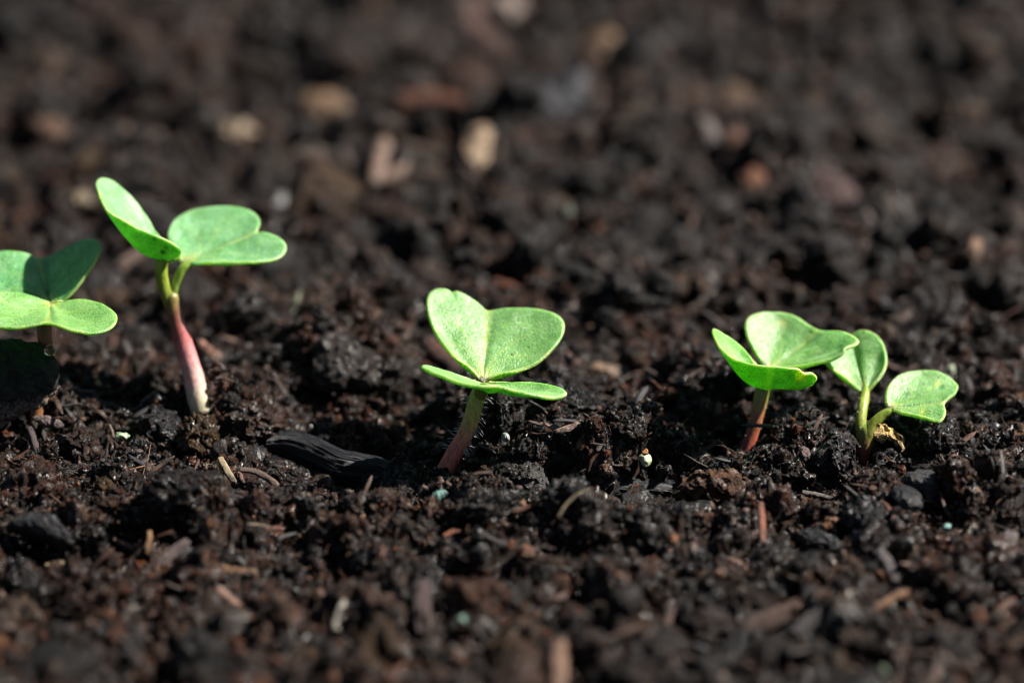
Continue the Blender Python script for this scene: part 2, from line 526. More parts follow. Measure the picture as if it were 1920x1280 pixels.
def stick(name, label, cat, pts, wpx, col, mat=None, lean=0.3, lift=0.5, flat=0.7, rough=0.25, taper=(0.8, 0.7), group=None, seed=1, ridge=0.06, keep=1.0, sides=16, rings=40):
    P, Z0 = ground_points(pts, lean, lift)
    if len(P) == 2: P = np.array([P[0], P[0] * .66 + P[1] * .34 + [0.1, 0, 0.12], P[0] * .33 + P[1] * .67 + [-.08, 0, .1], P[1]])
    r = wpx / 2 * Z0 / F_PX
    R = r * np.interp(np.linspace(0, 1, len(P)), [0, 0.25, 0.8, 1], [taper[0], 1, 1, taper[1]])
    V, F, g, u = tube_arrays(P, R, sides, flat, rough, seed, rings=rings, ridge=ridge)
    o = link_mesh(name, V, F, mat or M_WOOD, col=shade_col(col, V, 0.3, seed), attrs={"grain": g})
    recentre(o); tag(o, label, cat, group)
    pts = np.asarray(pts, float)
    for k in range(len(pts) - 1):
        for f in np.linspace(0, 1, 5):
            q = pts[k][:2] * (1 - f) + pts[k + 1][:2] * f
            KEEP.append((q[0], q[1], wpx * 0.6 * keep, wpx * 0.6 * keep, Z0))
    return o

def lump(name, label, cat, outline, thick, col, mat=None, lean=0.5, lift=0.4, rough=0.15, power=2.0, group=None, seed=1, keep=0.8, n=84, m=22, freq=1.4, centre=None, fold=None, up=0.7, tilt=None):
    """a solid piece with a traced outline, its own thickness and an uneven surface"""
    out2 = np.asarray(outline, float)
    P, Z0 = ground_points(out2[:, :2], lean, lift, centre)
    if tilt is not None: P[:, 2] += np.asarray(tilt)
    O = catmull(P, n, closed=True)
    B = O.mean(0)
    nrm = np.array([0, -math.sin(PITCH) * 0.6 - (1 - up), 1.0 * up + 0.2]); nrm /= np.linalg.norm(nrm)
    s = np.sin(np.linspace(0, math.pi / 2, m + 1)[1:])
    prof = np.sqrt(np.clip(1 - s ** power, 0, 1))
    G = B + (O[None] - B) * s[:, None, None]
    top = G + nrm * (prof * thick)[:, None, None]
    bot = G - nrm * (prof * thick * 0.8)[:, None, None]
    if fold is not None:
        w = np.abs((G - B) @ np.array(fold[:3], float)); top += nrm * (w * fold[3])[..., None]; bot += nrm * (w * fold[3])[..., None]
    V = np.vstack([(B + nrm * thick)[None], top.reshape(-1, 3), bot[:-1].reshape(-1, 3), (B - nrm * thick * 0.8)[None]])
    j = np.arange(n); j2 = (j + 1) % n
    F3 = np.stack([np.zeros(n, int), 1 + j, 1 + j2], 1)
    F = [F3, grid_faces(m, n, wrap=True, off=1)[:, ::-1]]
    ob = 1 + m * n
    F.append(grid_faces(m - 1, n, wrap=True, off=ob))
    o_top = 1 + (m - 1) * n; o_bot = ob + (m - 2) * n
    F.append(np.stack([o_top + j2, o_top + j, o_bot + j, o_bot + j2], 1)[:, ::-1])
    last = len(V) - 1
    F.append(np.stack([np.full(n, last), ob + j2, ob + j], 1))
    F = [f[:, ::-1] if f.shape[1] == 3 else f for f in F]
    size = np.linalg.norm(O - B, axis=1).mean()
    q = V / size * 1.6 * freq
    for ax in range(3):
        V[:, ax] += rough * size * ((noise3(q + 13 * ax, seed) - 0.5) * 1.4 + (noise3(q * 2.6 + 7 * ax, seed + 2) - 0.5) * 0.7 + (noise3(q * 6 + 7 * ax, seed + 4) - 0.5) * 0.3)
    g = (V - B) @ np.array([0.25, 0.5, 0.6]) / max(size, 0.3)
    ob_ = link_mesh(name, V, F, mat or M_WOOD, col=shade_col(col, V, 0.35, seed), attrs={"grain": g})
    bm = bmesh.new(); bm.from_mesh(ob_.data); bmesh.ops.recalc_face_normals(bm, faces=bm.faces); bm.to_mesh(ob_.data); bm.free()
    recentre(ob_); tag(ob_, label, cat, group)
    c = out2[:, :2].mean(0); rx = np.ptp(out2[:, 0]) / 2; ry = np.ptp(out2[:, 1]) / 2
    KEEP.append((c[0], c[1], rx * keep, ry * keep, Z0))
    return ob_

def oval(cx, cy, rx, ry, ang=0, k=11, jit=0.30, seed=0):
    rs = np.random.RandomState(seed)
    th = np.linspace(0, 2 * math.pi, k, endpoint=False)
    r = 1 + jit * rs.uniform(-1, 1, k)
    x = np.cos(th) * rx * r; y = np.sin(th) * ry * r; a = math.radians(ang)
    return [(cx + x[i] * math.cos(a) - y[i] * math.sin(a), cy + x[i] * math.sin(a) + y[i] * math.cos(a)) for i in range(k)]

# ------------------------------------------------------------------ seedlings
def leaf_mesh(name, parent, Zb, base, outline, mid, thick=0.42, bulge=0.0, sag=0.0, groove=0.25, tint=(1, 1, 1), spots=(), wave=0.12, seed=3, scurve=0.0):
    """outline: (px, py, depth mm behind the plant's base) from one side of the leaf base round to the other; mid = index of the notch"""
    O = np.array([at(px, py, Zb + dz) for px, py, dz in outline])
    B = at(base[0], base[1], Zb + base[2])
    nt_, ns = 220, 64
    OD = catmull(O, nt_)
    ctl = catmull(np.column_stack([np.arange(len(O))[:, None] * np.ones((1, 3))]), nt_)
    # outline parameter of the notch
    dm = np.linalg.norm(OD - O[mid], axis=1); tm = np.argmin(dm) / (nt_ - 1)
    s = np.linspace(0, 1, ns) ** 0.9
    k_ = np.exp(-(np.arange(-14, 15) / 6.0) ** 2); k_ /= k_.sum()
    pad = np.vstack([np.repeat(OD[:1], 14, 0), OD, np.repeat(OD[-1:], 14, 0)])
    OS = np.stack([np.convolve(pad[:, a], k_, 'valid') for a in range(3)], 1)
    wS = (s ** 7)[:, None, None]
    G = B + (OS[None] * (1 - wS) + OD[None] * wS - B) * s[:, None, None]
    t = np.linspace(0, 1, nt_)[None]
    ss = s[:, None]
    # mean normal
    e1 = OD[: nt_ // 2].mean(0) - B; e2 = OD[nt_ // 2:].mean(0) - B
    nm = np.cross(e1, e2); nm /= np.linalg.norm(nm)
    if nm[2] < 0 and abs(nm[2]) > 0.05: nm = -nm
    lobe = np.sin(np.clip(t / tm, 0, 1) * math.pi) ** 2 * (t < tm) + np.sin(np.clip((1 - t) / (1 - tm), 0, 1) * math.pi) ** 2 * (t >= tm)
    disp = bulge * np.sin(ss * math.pi) * (0.35 + 0.65 * lobe)
    disp = disp - groove * np.exp(-((t - tm) / 0.028) ** 2) * np.sin(np.clip(ss * 1.1, 0, 1) * math.pi) ** 0.6
    q = G.reshape(-1, 3)
    disp = disp + wave * (noise3(q / 2.6 + 30, seed) - 0.5).reshape(ns, nt_) * 2 * np.clip(ss * 2, 0, 1)
    disp = disp + wave * 0.3 * (noise3(q / 0.8 + 30, seed + 5) - 0.5).reshape(ns, nt_) * 2 * np.clip(ss * 2, 0, 1)
    G = G + nm * disp[..., None]
    G[..., 2] -= sag * np.sin(ss * math.pi) * np.sin(t * math.pi) ** 0.7
    # surface normals for the thickness
    du = np.gradient(G, axis=0); dv = np.gradient(G, axis=1)
    n = np.cross(du, dv); n /= np.linalg.norm(n, axis=2)[..., None] + 1e-9
    n[0] = n[2]; n[1] = n[2]
    if (n.mean((0, 1)) @ nm) < 0: n = -n
    redge = np.linalg.norm(OD[None] - B, axis=2)
    dist = (1 - ss) * redge                                             # mm from the rim along the ray
    side = np.minimum(t, 1 - t) * 9
    dist2 = np.minimum(dist, 9)
    h = thick / 2 * np.sqrt(np.clip(1 - np.clip(1 - dist2 / (thick * 0.55), 0, 1) ** 2, 0, 1))
    h = np.maximum(h * np.ones_like(t), 0.0)
    h[:, 0] = 0; h[:, -1] = 0
    for c_, f_ in ((1, .6), (2, .85)):
        h[:, c_] *= f_; h[:, -1 - c_] *= f_
    top = G + n * h[..., None]; bot = G - n * h[..., None]
    V = np.vstack([top.reshape(-1, 3), bot.reshape(-1, 3)])
    F = [grid_faces(ns, nt_), grid_faces(ns, nt_, off=ns * nt_, flip=True)]
    # veins
    d = t - tm
    vein = 0.9 * np.exp(-(d / 0.012) ** 2) * (1 - 0.6 * ss)
    for k_, s0 in ((0.33, 0.10), (0.62, 0.16)):
        for sg in (-1, 1):
            span = tm if sg < 0 else 1 - tm
            cen = sg * span * k_ * np.clip((ss - 0.05) * 1.5, 0.15, 1) ** 0.8
            vein = vein + 0.6 * np.exp(-((d - cen) / 0.009) ** 2) * np.clip(1 - ss * 1.15, 0, 1)
    vein = np.clip(vein + 0.75 * np.exp(-(ss / 0.13) ** 2), 0, 1)
    edge = np.exp(-(dist2 / 0.13) ** 2) * np.ones_like(t)
    edge = edge * np.clip(2.6 * noise3(OD / 1.3 + 70, seed)[None] - 0.5, 0.1, 1)
    e_side = np.clip(np.sin(np.minimum(t, 1 - t) * math.pi) * ss * redge, 0, 9)
    edge = np.maximum(edge, np.exp(-(e_side / 0.09) ** 2))
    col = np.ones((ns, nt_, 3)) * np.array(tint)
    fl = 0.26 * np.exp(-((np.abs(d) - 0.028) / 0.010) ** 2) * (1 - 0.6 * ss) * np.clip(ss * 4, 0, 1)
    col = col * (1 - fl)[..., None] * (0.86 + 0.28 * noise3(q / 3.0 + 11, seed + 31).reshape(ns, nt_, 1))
    for (spx, spy, sr, sc) in spots:
        X_, Y_, _z = project(G.reshape(-1, 3))
        w = np.exp(-(((X_ - spx) ** 2 + (Y_ - spy) ** 2) / sr ** 2)).reshape(ns, nt_, 1)
        col = col * (1 - w) + np.array(sc) * w
    vv = np.concatenate([vein.ravel(), vein.ravel()]); ee = np.concatenate([edge.ravel()] * 2) * 0.7
    cc = np.vstack([col.reshape(-1, 3), col.reshape(-1, 3) * np.array([1.35, 1.12, 0.6])])  # underside's own yellower green, plus painted glow of sun shining through
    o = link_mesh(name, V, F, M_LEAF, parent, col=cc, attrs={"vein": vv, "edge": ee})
    bm = bmesh.new(); bm.from_mesh(o.data)
    bmesh.ops.remove_doubles(bm, verts=bm.verts, dist=1e-7)
    bmesh.ops.recalc_face_normals(bm, faces=bm.faces)
    bm.to_mesh(o.data); bm.free()
    return o

def stem_mesh(name, parent, Zb, pts, cols, sides=28, rough=0.06, seed=2, flat=0.95):
    """pts: px, py, depth, radius px"""
    P = np.array([at(p[0], p[1], Zb + p[2]) for p in pts]); R = np.array([p[3] for p in pts]) * Zb / F_PX
    V, F, g, u = tube_arrays(P, R, sides, flat, rough, seed, rings=70)
    cp = np.linspace(0, 1, len(cols)); cols = np.array(cols)
    u2 = u + 0.08 * (noise3(V * 1.2 + 9, seed) - 0.5)
    c = np.stack([np.interp(u2, cp, cols[:, k]) for k in range(3)], 1)
    o = link_mesh(name, V, F, M_STEM, parent, col=c)
    return o, P, R

def hairs(parent, P, R, count, umin, umax, seed, length=(0.35, 0.9), name="stem_hairs"):
    rs = np.random.RandomState(seed)
    PR = catmull(np.column_stack([P, R]), 100); T, A, B = frames(PR[:, :3])
    Vs, Fs = [], []; off = 0
    for i in range(count):
        k = int(rs.uniform(umin, umax) * 99)
        th = rs.uniform(0, 2 * math.pi)
        d = A[k] * math.cos(th) + B[k] * math.sin(th)
        p0 = PR[k, :3] + d * PR[k, 3] * 0.9
        L_ = rs.uniform(*length)
        dd = d + T[k] * rs.uniform(-0.5, 0.2) + rs.normal(0, 0.15, 3)
        dd2 = dd + np.array([0, 0, -0.5]) * rs.uniform(0, 1)
        pts = np.array([p0, p0 + dd * L_ * 0.5, p0 + dd * L_ * 0.5 + dd2 * L_ * 0.5])
        v, f, _, _ = tube_arrays(pts, np.array([0.03, 0.024, 0.010]), 5, 1.0, rings=5)
        Vs.append(v); Fs.append([x + off for x in f]); off += len(v)
    F = [np.concatenate([f[i] for f in Fs]) for i in range(3)]
    o = link_mesh(name, np.vstack(Vs), F, M_HAIR, parent)
    o['kind'] = "stuff"
    return o

GRP = "seedlings in the potting soil"
GREEN = (0.22, 0.36, 0.05); OLIVE = (0.20, 0.22, 0.04); PINK = (0.55, 0.14, 0.14); RED = (0.26, 0.07, 0.05); BROWN = (0.26, 0.11, 0.05)

def keep_stem(pts, Z):
    for p in pts[2:5]:
        KEEP.append((p[0], p[1], p[3] * 0.8, p[3] * 0.7, Z))

def plant_depth(px, py):
    return zdepth(hit(px, py))

# --- centre seedling
Z3 = FOCUS + 0.3
s3 = empty("seedling", at(835, 893, Z3), "seedling in the centre with hairy stem and a heart-shaped leaf facing the camera", "seedling", GRP)
p3 = [(818, 925, 0.8, 17), (826, 905, 0.3, 17), (838, 877, 0.2, 17.5), (852, 850, 0, 16.5), (872, 815, 0, 15.5), (885, 780, 0, 15), (894, 748, 0, 15.5), (902, 730, -0.2, 15), (905, 721, 0, 8)]
st, P_, R_ = stem_mesh("stem", s3, Z3, p3, [(0.6, 0.3, 0.12), (0.75, 0.33, 0.14), (0.80, 0.26, 0.16), (0.80, 0.24, 0.15), (0.72, 0.32, 0.12), (0.62, 0.55, 0.10), (0.55, 0.7, 0.10), (0.48, 0.7, 0.09)])
hairs(s3, P_, R_, 150, 0.36, 0.95, 5, (0.5, 1.35))
l = leaf_mesh("leaf", s3, Z3, (906, 716, 1.0), [
    (899, 712, .9), (893, 700, 1.2), (880, 686, 1.6), (858, 672, 2.0), (838, 655, 2.6), (820, 630, 3.5), (805, 600, 4.9), (799, 570, 6.3), (804, 549, 7.3), (820, 540, 7.9), (838, 541, 8.2),
    (847, 548, 8.2), (856, 545, 8.4), (876, 555, 8.5), (896, 568, 8.4), (914, 583, 8.2), (940, 579, 8.2), (972, 577, 8.0), (1005, 578, 7.6), (1035, 586, 6.8), (1053, 598, 6.0), (1059, 614, 5.1), (1052, 636, 3.9),
    (1030, 662, 2.6), (1005, 682, 1.7), (975, 692, 1.3), (945, 697, 1.1), (925, 703, 1.0), (914, 713, .9)], 15, bulge=-0.5, groove=0.22,
    spots=[(872, 660, 2.2, (0.1, 0.1, 0.1))], seed=4)
l['label'] = "heart-shaped leaf standing up with its face to the camera"
l = leaf_mesh("leaf", s3, Z3, (906, 722, 0.0), [
    (893, 717, -0.2), (870, 708, -0.6), (830, 695, -1.8), (800, 686, -3.2), (789, 686, -4.2), (797, 693, -5.2), (825, 706, -6.4), (860, 717, -7.4), (900, 724, -7.9),
    (930, 724, -7.6), (960, 731, -7.6), (1000, 742, -7.2), (1035, 746, -6.3), (1057, 744, -5.2), (1063, 737, -4.2), (1048, 727, -3.0), (1015, 718, -1.8), (970, 716, -0.8), (930, 715, -0.3), (915, 719, -0.2)], 9,
    bulge=0.15, sag=0.35, groove=0.35, thick=0.5, seed=8)
l['label'] = "leaf spread towards the camera and seen nearly edge-on"
stem_mesh("petiole", l, Z3, [(899, 742, -0.2, 12), (904, 731, -1.2, 13), (910, 726, -2.4, 9), (915, 724, -3.4, 3)], [GREEN, GREEN])
keep_stem(p3, Z3)

# --- tall pink-stemmed seedling
Z2 = plant_depth(372, 757) + 0.5
s2 = empty("seedling", at(374, 757, Z2), "tall seedling with a pink and white stem, left leaf folded upward", "seedling", GRP)
p2 = [(386, 805, 0.6, 18), (380, 778, 0.2, 20), (372, 748, 0, 20.5), (366, 720, 0, 19.5), (358, 690, 0, 18.5), (349, 660, 0, 18), (340, 630, 0, 17), (331, 600, 0, 14), (324, 575, 0, 15), (321, 556, 0, 15), (319, 545, 0, 6)]
CREAM = (0.62, 0.60, 0.36)
stem_mesh("stem", s2, Z2, p2, [CREAM, CREAM, (0.70, 0.62, 0.45), (0.74, 0.52, 0.46), (0.70, 0.38, 0.36), (0.60, 0.24, 0.24), (0.46, 0.12, 0.12), (0.26, 0.09, 0.06), (0.24, 0.17, 0.05), (0.24, 0.26, 0.04)], seed=5)
l = leaf_mesh("leaf", s2, Z2, (342, 492, 0.5), [
    (336, 487, 1.5), (325, 468, 2.5), (315, 445, 3.5), (318, 427, 4.6), (332, 408, 6.2), (360, 394, 7.2), (400, 388, 7.6), (440, 388, 7.2), (470, 395, 6.4), (485, 408, 5.4), (488, 422, 4.4),
    (483, 437, 3.2), (500, 436, 2.8), (520, 443, 2.2), (535, 456, 1.4), (537, 470, .5), (528, 482, -.6), (508, 489, -1.4), (470, 493, -2.0), (430, 493, -1.8), (390, 494, -1.0), (365, 499, -.2), (350, 506, .2)], 11,
    bulge=-0.2, groove=0.15, seed=12, tint=(0.9, 1.0, 1.35))
l['label'] = "broad leaf lying open to the right"
stem_mesh("petiole", l, Z2, [(325, 582, 0.0, 9), (326, 556, 0.1, 10), (331, 530, 0.1, 9), (341, 506, 0, 9), (354, 496, 0.2, 8), (375, 490, 0.4, 3)], [OLIVE, GREEN, GREEN])
l = leaf_mesh("leaf", s2, Z2, (308, 484, -1.0), [
    (318, 486, -1.6), (330, 485, -2.8), (339, 472, -3.6), (331, 461, -4.0), (310, 448, -4.4), (285, 437, -4.8), (255, 425, -5.0), (225, 409, -5.0), (203, 397, -4.8), (193, 385, -4.2), (184, 362, -2.6), (180, 342, -0.6), (190, 333, 1.2), (207, 337, 2.6),
    (227, 352, 3.6), (250, 376, 4.0), (272, 402, 3.8), (290, 430, 3.2), (303, 450, 2.0), (300, 470, 0.2)], 10,
    bulge=0.0, sag=1.7, groove=0.2, seed=14, tint=(0.9, 1.0, 1.3), spots=[(306, 470, 4, (0.1, 0.1, 0.1)), (290, 446, 3, (0.15, 0.15, 0.1)), (312, 462, 3, (0.2, 0.2, 0.1))])
l['label'] = "leaf folded upward along its midrib, pointing up to the left"
stem_mesh("petiole", l, Z2, [(322, 584, -0.1, 9), (314, 560, -0.2, 11), (305, 530, -0.5, 12), (302, 505, -0.9, 12), (303, 484, -1.2, 12), (299, 470, -1.4, 4)], [OLIVE, (0.3, 0.4, 0.04), (0.3, 0.45, 0.05)])
keep_stem(p2, Z2)

# --- seedling cut by the left edge of the photo
Z1 = Z2 - 6.0
s1 = empty("seedling", at(70, 780, Z1), "seedling at the far left edge, one leaf in shade behind the sunlit one", "seedling", GRP)
p1 = [(66, 800, 4, 13), (72, 750, 3.6, 13), (84, 700, 2.6, 13), (89, 662, 1.6, 13), (84, 640, 1, 13.5), (83, 615, 1, 13.5), (87, 592, 1.2, 11), (92, 580, 1.8, 5)]
stem_mesh("stem", s1, Z1, p1, [(0.4, 0.2, 0.1), (0.36, 0.15, 0.05), (0.34, 0.13, 0.04), (0.25, 0.14, 0.04)], seed=6)
l = leaf_mesh("leaf", s1, Z1, (96, 571, 2.0), [
    (105, 569, 1.8), (125, 563, 1.6), (155, 562, 1.2), (185, 569, .2), (208, 580, -1.2), (220, 594, -2.8), (215, 611, -4.4), (195, 623, -5.4), (168, 626, -6.0), (135, 621, -6.2), (110, 612, -6.2),
    (88, 608, -6.0), (60, 612, -6.4), (25, 616, -6.6), (-15, 611, -6.0), (-45, 596, -4.5), (-52, 575, -2.5), (-30, 556, -.4), (0, 548, 1.0), (35, 549, 2.0), (65, 558, 2.2), (85, 567, 2.1)], 11,
    bulge=0.1, groove=0.3, seed=18, tint=(1.0, 1.0, 0.9))
l['label'] = "sunlit leaf spread towards the camera"
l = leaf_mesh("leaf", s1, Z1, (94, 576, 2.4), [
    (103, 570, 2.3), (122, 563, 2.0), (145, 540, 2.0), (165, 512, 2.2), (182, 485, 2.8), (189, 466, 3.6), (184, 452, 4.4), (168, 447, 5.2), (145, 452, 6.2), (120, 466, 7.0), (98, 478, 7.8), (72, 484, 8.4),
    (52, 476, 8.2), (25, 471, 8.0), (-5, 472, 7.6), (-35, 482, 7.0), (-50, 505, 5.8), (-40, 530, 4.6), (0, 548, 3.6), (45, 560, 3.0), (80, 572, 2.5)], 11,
    bulge=-0.5, groove=0.3, seed=19, tint=(0.62, 0.92, 0.95))  # tint paints dark blue-green shade into this leaf's colour
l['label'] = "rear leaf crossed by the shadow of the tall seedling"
stem_mesh("petiole", l, Z1, [(86, 600, 1.2, 9), (89, 586, 1.8, 9), (95, 576, 2.4, 3)], [GREEN, GREEN])
keep_stem(p1, Z1)

# --- right seedling with a cupped front leaf
Z4 = plant_depth(1402, 842) + 0.2
s4 = empty("seedling", at(1402, 844, Z4), "seedling with a cupped front leaf, left of the fork-stemmed one", "seedling", GRP)
p4 = [(1388, 880, 0.4, 14), (1394, 862, 0.2, 14), (1402, 838, 0.1, 13), (1412, 808, 0, 12.5), (1420, 780, 0, 13), (1426, 750, 0, 13.5), (1431, 722, 0, 13), (1437, 709, 0, 8)]
st, P_, R_ = stem_mesh("stem", s4, Z4, p4, [(0.34, 0.11, 0.08), (0.42, 0.11, 0.08), (0.46, 0.13, 0.07), (0.42, 0.2, 0.08), (0.36, 0.36, 0.07), (0.32, 0.45, 0.06)], seed=7)
hairs(s4, P_, R_, 26, 0.3, 0.8, 9, (0.25, 0.55))
l = leaf_mesh("leaf", s4, Z4, (1443, 694, 1.2), [
    (1434, 686, 1.2), (1422, 672, 1.6), (1408, 648, 2.0), (1399, 626, 2.6), (1397, 608, 3.4), (1405, 594, 4.4), (1424, 586, 5.4), (1448, 585, 6.0), (1474, 587, 6.0), (1496, 595, 5.4), (1514, 607, 4.6),
    (1536, 619, 3.6), (1558, 622, 2.8), (1580, 621, 2.0), (1600, 629, 1.0), (1611, 640, 0.4), (1604, 648, -0.6), (1588, 652, -1.4), (1582, 662, -1.8), (1562, 673, -1.9), (1532, 681, -1.6), (1500, 686, -1.0), (1470, 689, -.2), (1452, 694, .6)], 11,
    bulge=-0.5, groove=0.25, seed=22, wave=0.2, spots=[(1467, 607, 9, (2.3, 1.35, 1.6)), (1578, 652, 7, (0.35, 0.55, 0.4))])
l['label'] = "broad rear leaf with a pale blister and a curled right tip"
stem_mesh("petiole", l, Z4, [(1438, 745, 0.6, 7), (1444, 722, 0.8, 9), (1446, 706, 1.0, 8), (1446, 696, 1.3, 3)], [GREEN, GREEN])
l = leaf_mesh("leaf", s4, Z4, (1440, 704, -0.4), [
    (1432, 697, -.3), (1419, 683, -.2), (1405, 666, -0.2), (1385, 645, -0.6), (1360, 625, -1.4), (1341, 615, -2.4), (1336, 621, -3.6), (1347, 645, -5.2), (1362, 662, -6.4), (1385, 676, -7.4), (1412, 684, -8.2),
    (1445, 687, -8.4), (1475, 688, -8.2), (1496, 690, -7.8), (1508, 699, -7.2), (1524, 699, -6.2), (1532, 708, -5.4), (1526, 718, -4.6), (1505, 720, -3.2), (1480, 720, -1.8), (1458, 714, -0.8)], 11,
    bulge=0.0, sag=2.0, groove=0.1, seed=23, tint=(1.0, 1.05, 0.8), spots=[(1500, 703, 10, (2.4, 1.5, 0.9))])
l['label'] = "front leaf cupped upward, its underside towards the camera"
keep_stem(p4, Z4)

# --- fork-stemmed seedling at the right
Z5 = plant_depth(1618, 866) + 0.2
s5 = empty("seedling", at(1618, 868, Z5), "seedling at the far right whose stem forks low into two leaf stalks", "seedling", GRP)
p5 = [(1615, 905, 0.5, 8), (1616, 888, 0.3, 9), (1617, 866, 0.2, 11), (1621, 842, 0, 14.5), (1624, 818, 0, 15.5), (1624, 803, 0, 12), (1624, 794, 0, 4)]
st, P_, R_ = stem_mesh("stem", s5, Z5, p5, [(0.2, 0.07, 0.06), (0.3, 0.09, 0.08), (0.3, 0.12, 0.07), (0.26, 0.24, 0.06), GREEN], seed=8)
l = leaf_mesh("leaf", s5, Z5, (1623, 738, 3.0), [
    (1630, 732, 3.0), (1637, 720, 3.2), (1652, 704, 3.6), (1661, 688, 4.2), (1663, 670, 5.0), (1657, 646, 6.2), (1644, 629, 7.0), (1626, 620, 7.6), (1610, 620, 8.0), (1598, 627, 8.2), (1588, 636, 8.2), (1575, 645, 7.6),
    (1560, 660, 6.2), (1548, 676, 4.6), (1552, 684, 4.0), (1572, 697, 3.6), (1590, 712, 3.2), (1606, 728, 3.0), (1615, 738, 3.0)], 9,
    bulge=-0.4, groove=0.3, seed=26, spots=[])
l['label'] = "upright rounded leaf half hidden behind the neighbour's leaf"
q, P_, R_ = stem_mesh("petiole", l, Z5, [(1619, 838, 0.1, 10), (1616, 812, 0.1, 11), (1614, 790, 0.4, 10.5), (1617, 765, 1.2, 10), (1621, 744, 2.4, 9.5), (1623, 732, 3.0, 7), (1623, 720, 3.4, 2)], [(0.24, 0.24, 0.05), (0.3, 0.36, 0.05), (0.36, 0.46, 0.07), GREEN])
l = leaf_mesh("leaf", s5, Z5, (1667, 764, 0.0), [
    (1661, 757, 0.2), (1660, 742, 0.8), (1665, 724, 1.8), (1679, 707, 3.2), (1700, 697, 4.2), (1724, 693, 4.8), (1750, 695, 4.8), (1774, 704, 4.2), (1791, 716, 3.4), (1797, 724, 2.6), (1792, 738, 1.2), (1780, 748, 0.2),
    (1771, 757, -.6), (1774, 770, -2.0), (1772, 782, -2.8), (1762, 791, -3.4), (1748, 787, -3.2), (1730, 782, -2.8), (1710, 780, -2.4), (1690, 773, -1.6), (1675, 768, -.6)], 12,
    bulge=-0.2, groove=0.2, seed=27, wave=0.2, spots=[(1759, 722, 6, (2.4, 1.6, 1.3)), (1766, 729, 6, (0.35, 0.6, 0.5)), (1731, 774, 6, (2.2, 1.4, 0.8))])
l['label'] = "leaf spread to the right with a nibbled corner"
stem_mesh("petiole", l, Z5, [(1623, 842, 0, 10), (1628, 816, -.2, 12), (1637, 797, -.2, 11), (1652, 781, -.2, 9.5), (1668, 771, -.2, 7.5), (1682, 767, -.2, 2)], [(0.26, 0.22, 0.05), (0.3, 0.36, 0.05), GREEN])
hairs(s5, P_, R_, 10, 0.2, 0.8, 12, (0.2, 0.45))
keep_stem(p5, Z5)

# droplet hanging on the left stem
dp = at(93, 656, Z1 - 1.2)
bm = bmesh.new(); bmesh.ops.create_icosphere(bm, subdivisions=4, radius=0.62 * MM)
for v in bm.verts:
    v.co.z *= 1.1; v.co.x *= 1.0 - 0.2 * v.co.z / (0.62 * MM)
me = bpy.data.meshes.new("water_drop"); bm.to_mesh(me); bm.free(); me.materials.append(M_WATER)
for p in me.polygons: p.use_smooth = True
drop = bpy.data.objects.new("water_drop", me); SC.collection.objects.link(drop); drop.location = Vector(dp * MM)
tag(drop, "sparkling water drop clinging to the stem at the left edge", "water drop")

# ------------------------------------------------------------------ sticks, chips and stones one can tell apart
BLK = (0.012, 0.014, 0.018)
stick("charred_stick", "black charred stick with fine ridges lying left of the centre seedling", "stick",
      [(500, 832), (530, 833), (565, 841), (600, 856), (635, 872), (670, 880), (710, 886), (748, 902)], 60, (0.004, 0.005, 0.008), M_CHAR, lean=0.3, lift=2.2, flat=1.0, rough=0.10, seed=3, ridge=0.07, taper=(0.6, 0.7), keep=1.1, sides=170, rings=160)
stick("charred_stick", "black charred piece sunk in the shaded hollow, right of centre", "stick",
      [(1050, 925), (1110, 918), (1190, 922), (1270, 925), (1330, 932)], 48, (0.004, 0.005, 0.007), M_CHAR, lean=0.3, lift=-0.7, flat=0.7, rough=0.35, seed=4, ridge=0.14, keep=0.7, sides=110, rings=160)
stick("root", "bent brown root arching below the left end of the black stick", "root",
      [(450, 880), (478, 884), (505, 898), (524, 918), (528, 942)], 13, (0.14, 0.085, 0.06), lean=0.7, lift=0.9, seed=5, rough=0.3)
stick("twig", "short straw-coloured twig upright in the soil left of the bent root", "twig", [(412, 858), (424, 880), (440, 905)], 15, (0.32, 0.25, 0.14), lean=0.7, lift=0.8, seed=6)
stick("twig", "thin red-brown twig beside the straw-coloured one", "twig", [(446, 885), (458, 905)], 7, (0.22, 0.1, 0.06), lean=0.7, lift=0.8, seed=7)
stick("twig", "fat orange-brown twig lying level in the left foreground", "twig", [(404, 1066), (440, 1070), (482, 1076)], 22, (0.17, 0.08, 0.03), lean=0.5, lift=0.8, seed=8)
stick("twig", "pinkish tan twig slanting below the fat orange-brown twig", "twig", [(408, 1103), (436, 1128), (463, 1148)], 16, (0.30, 0.17, 0.12), lean=0.6, lift=0.8, seed=9, rough=0.12)
stick("splinter", "white splinter standing in the foreground left of centre", "splinter", [(645, 1124), (636, 1150), (628, 1180)], 17, (0.42, 0.38, 0.31), lean=0.75, lift=1.2, seed=10, taper=(0.5, 0.9))
stick("twig", "small straw twig lying level at the left foreground", "twig", [(86, 1060), (128, 1055)], 10, (0.42, 0.32, 0.18), lean=0.5, lift=0.7, seed=11)
stick("bark_strip", "grey-pink bark strip slanting up to the right in the left foreground", "bark strip", [(300, 1056), (325, 1035), (352, 1012)], 24, (0.12, 0.085, 0.08), M_BARK, lean=0.5, lift=0.8, seed=12, flat=0.4)
stick("twig", "upright amber twig left of the grey-pink bark strip", "twig", [(280, 995), (277, 1038)], 11, (0.3, 0.15, 0.05), lean=0.8, lift=1.0, seed=13)
stick("twig", "thin brown twig sloping down towards the amber twig", "twig", [(214, 1010), (245, 1025), (272, 1044)], 9, (0.2, 0.12, 0.08), lean=0.6, lift=0.8, seed=14)
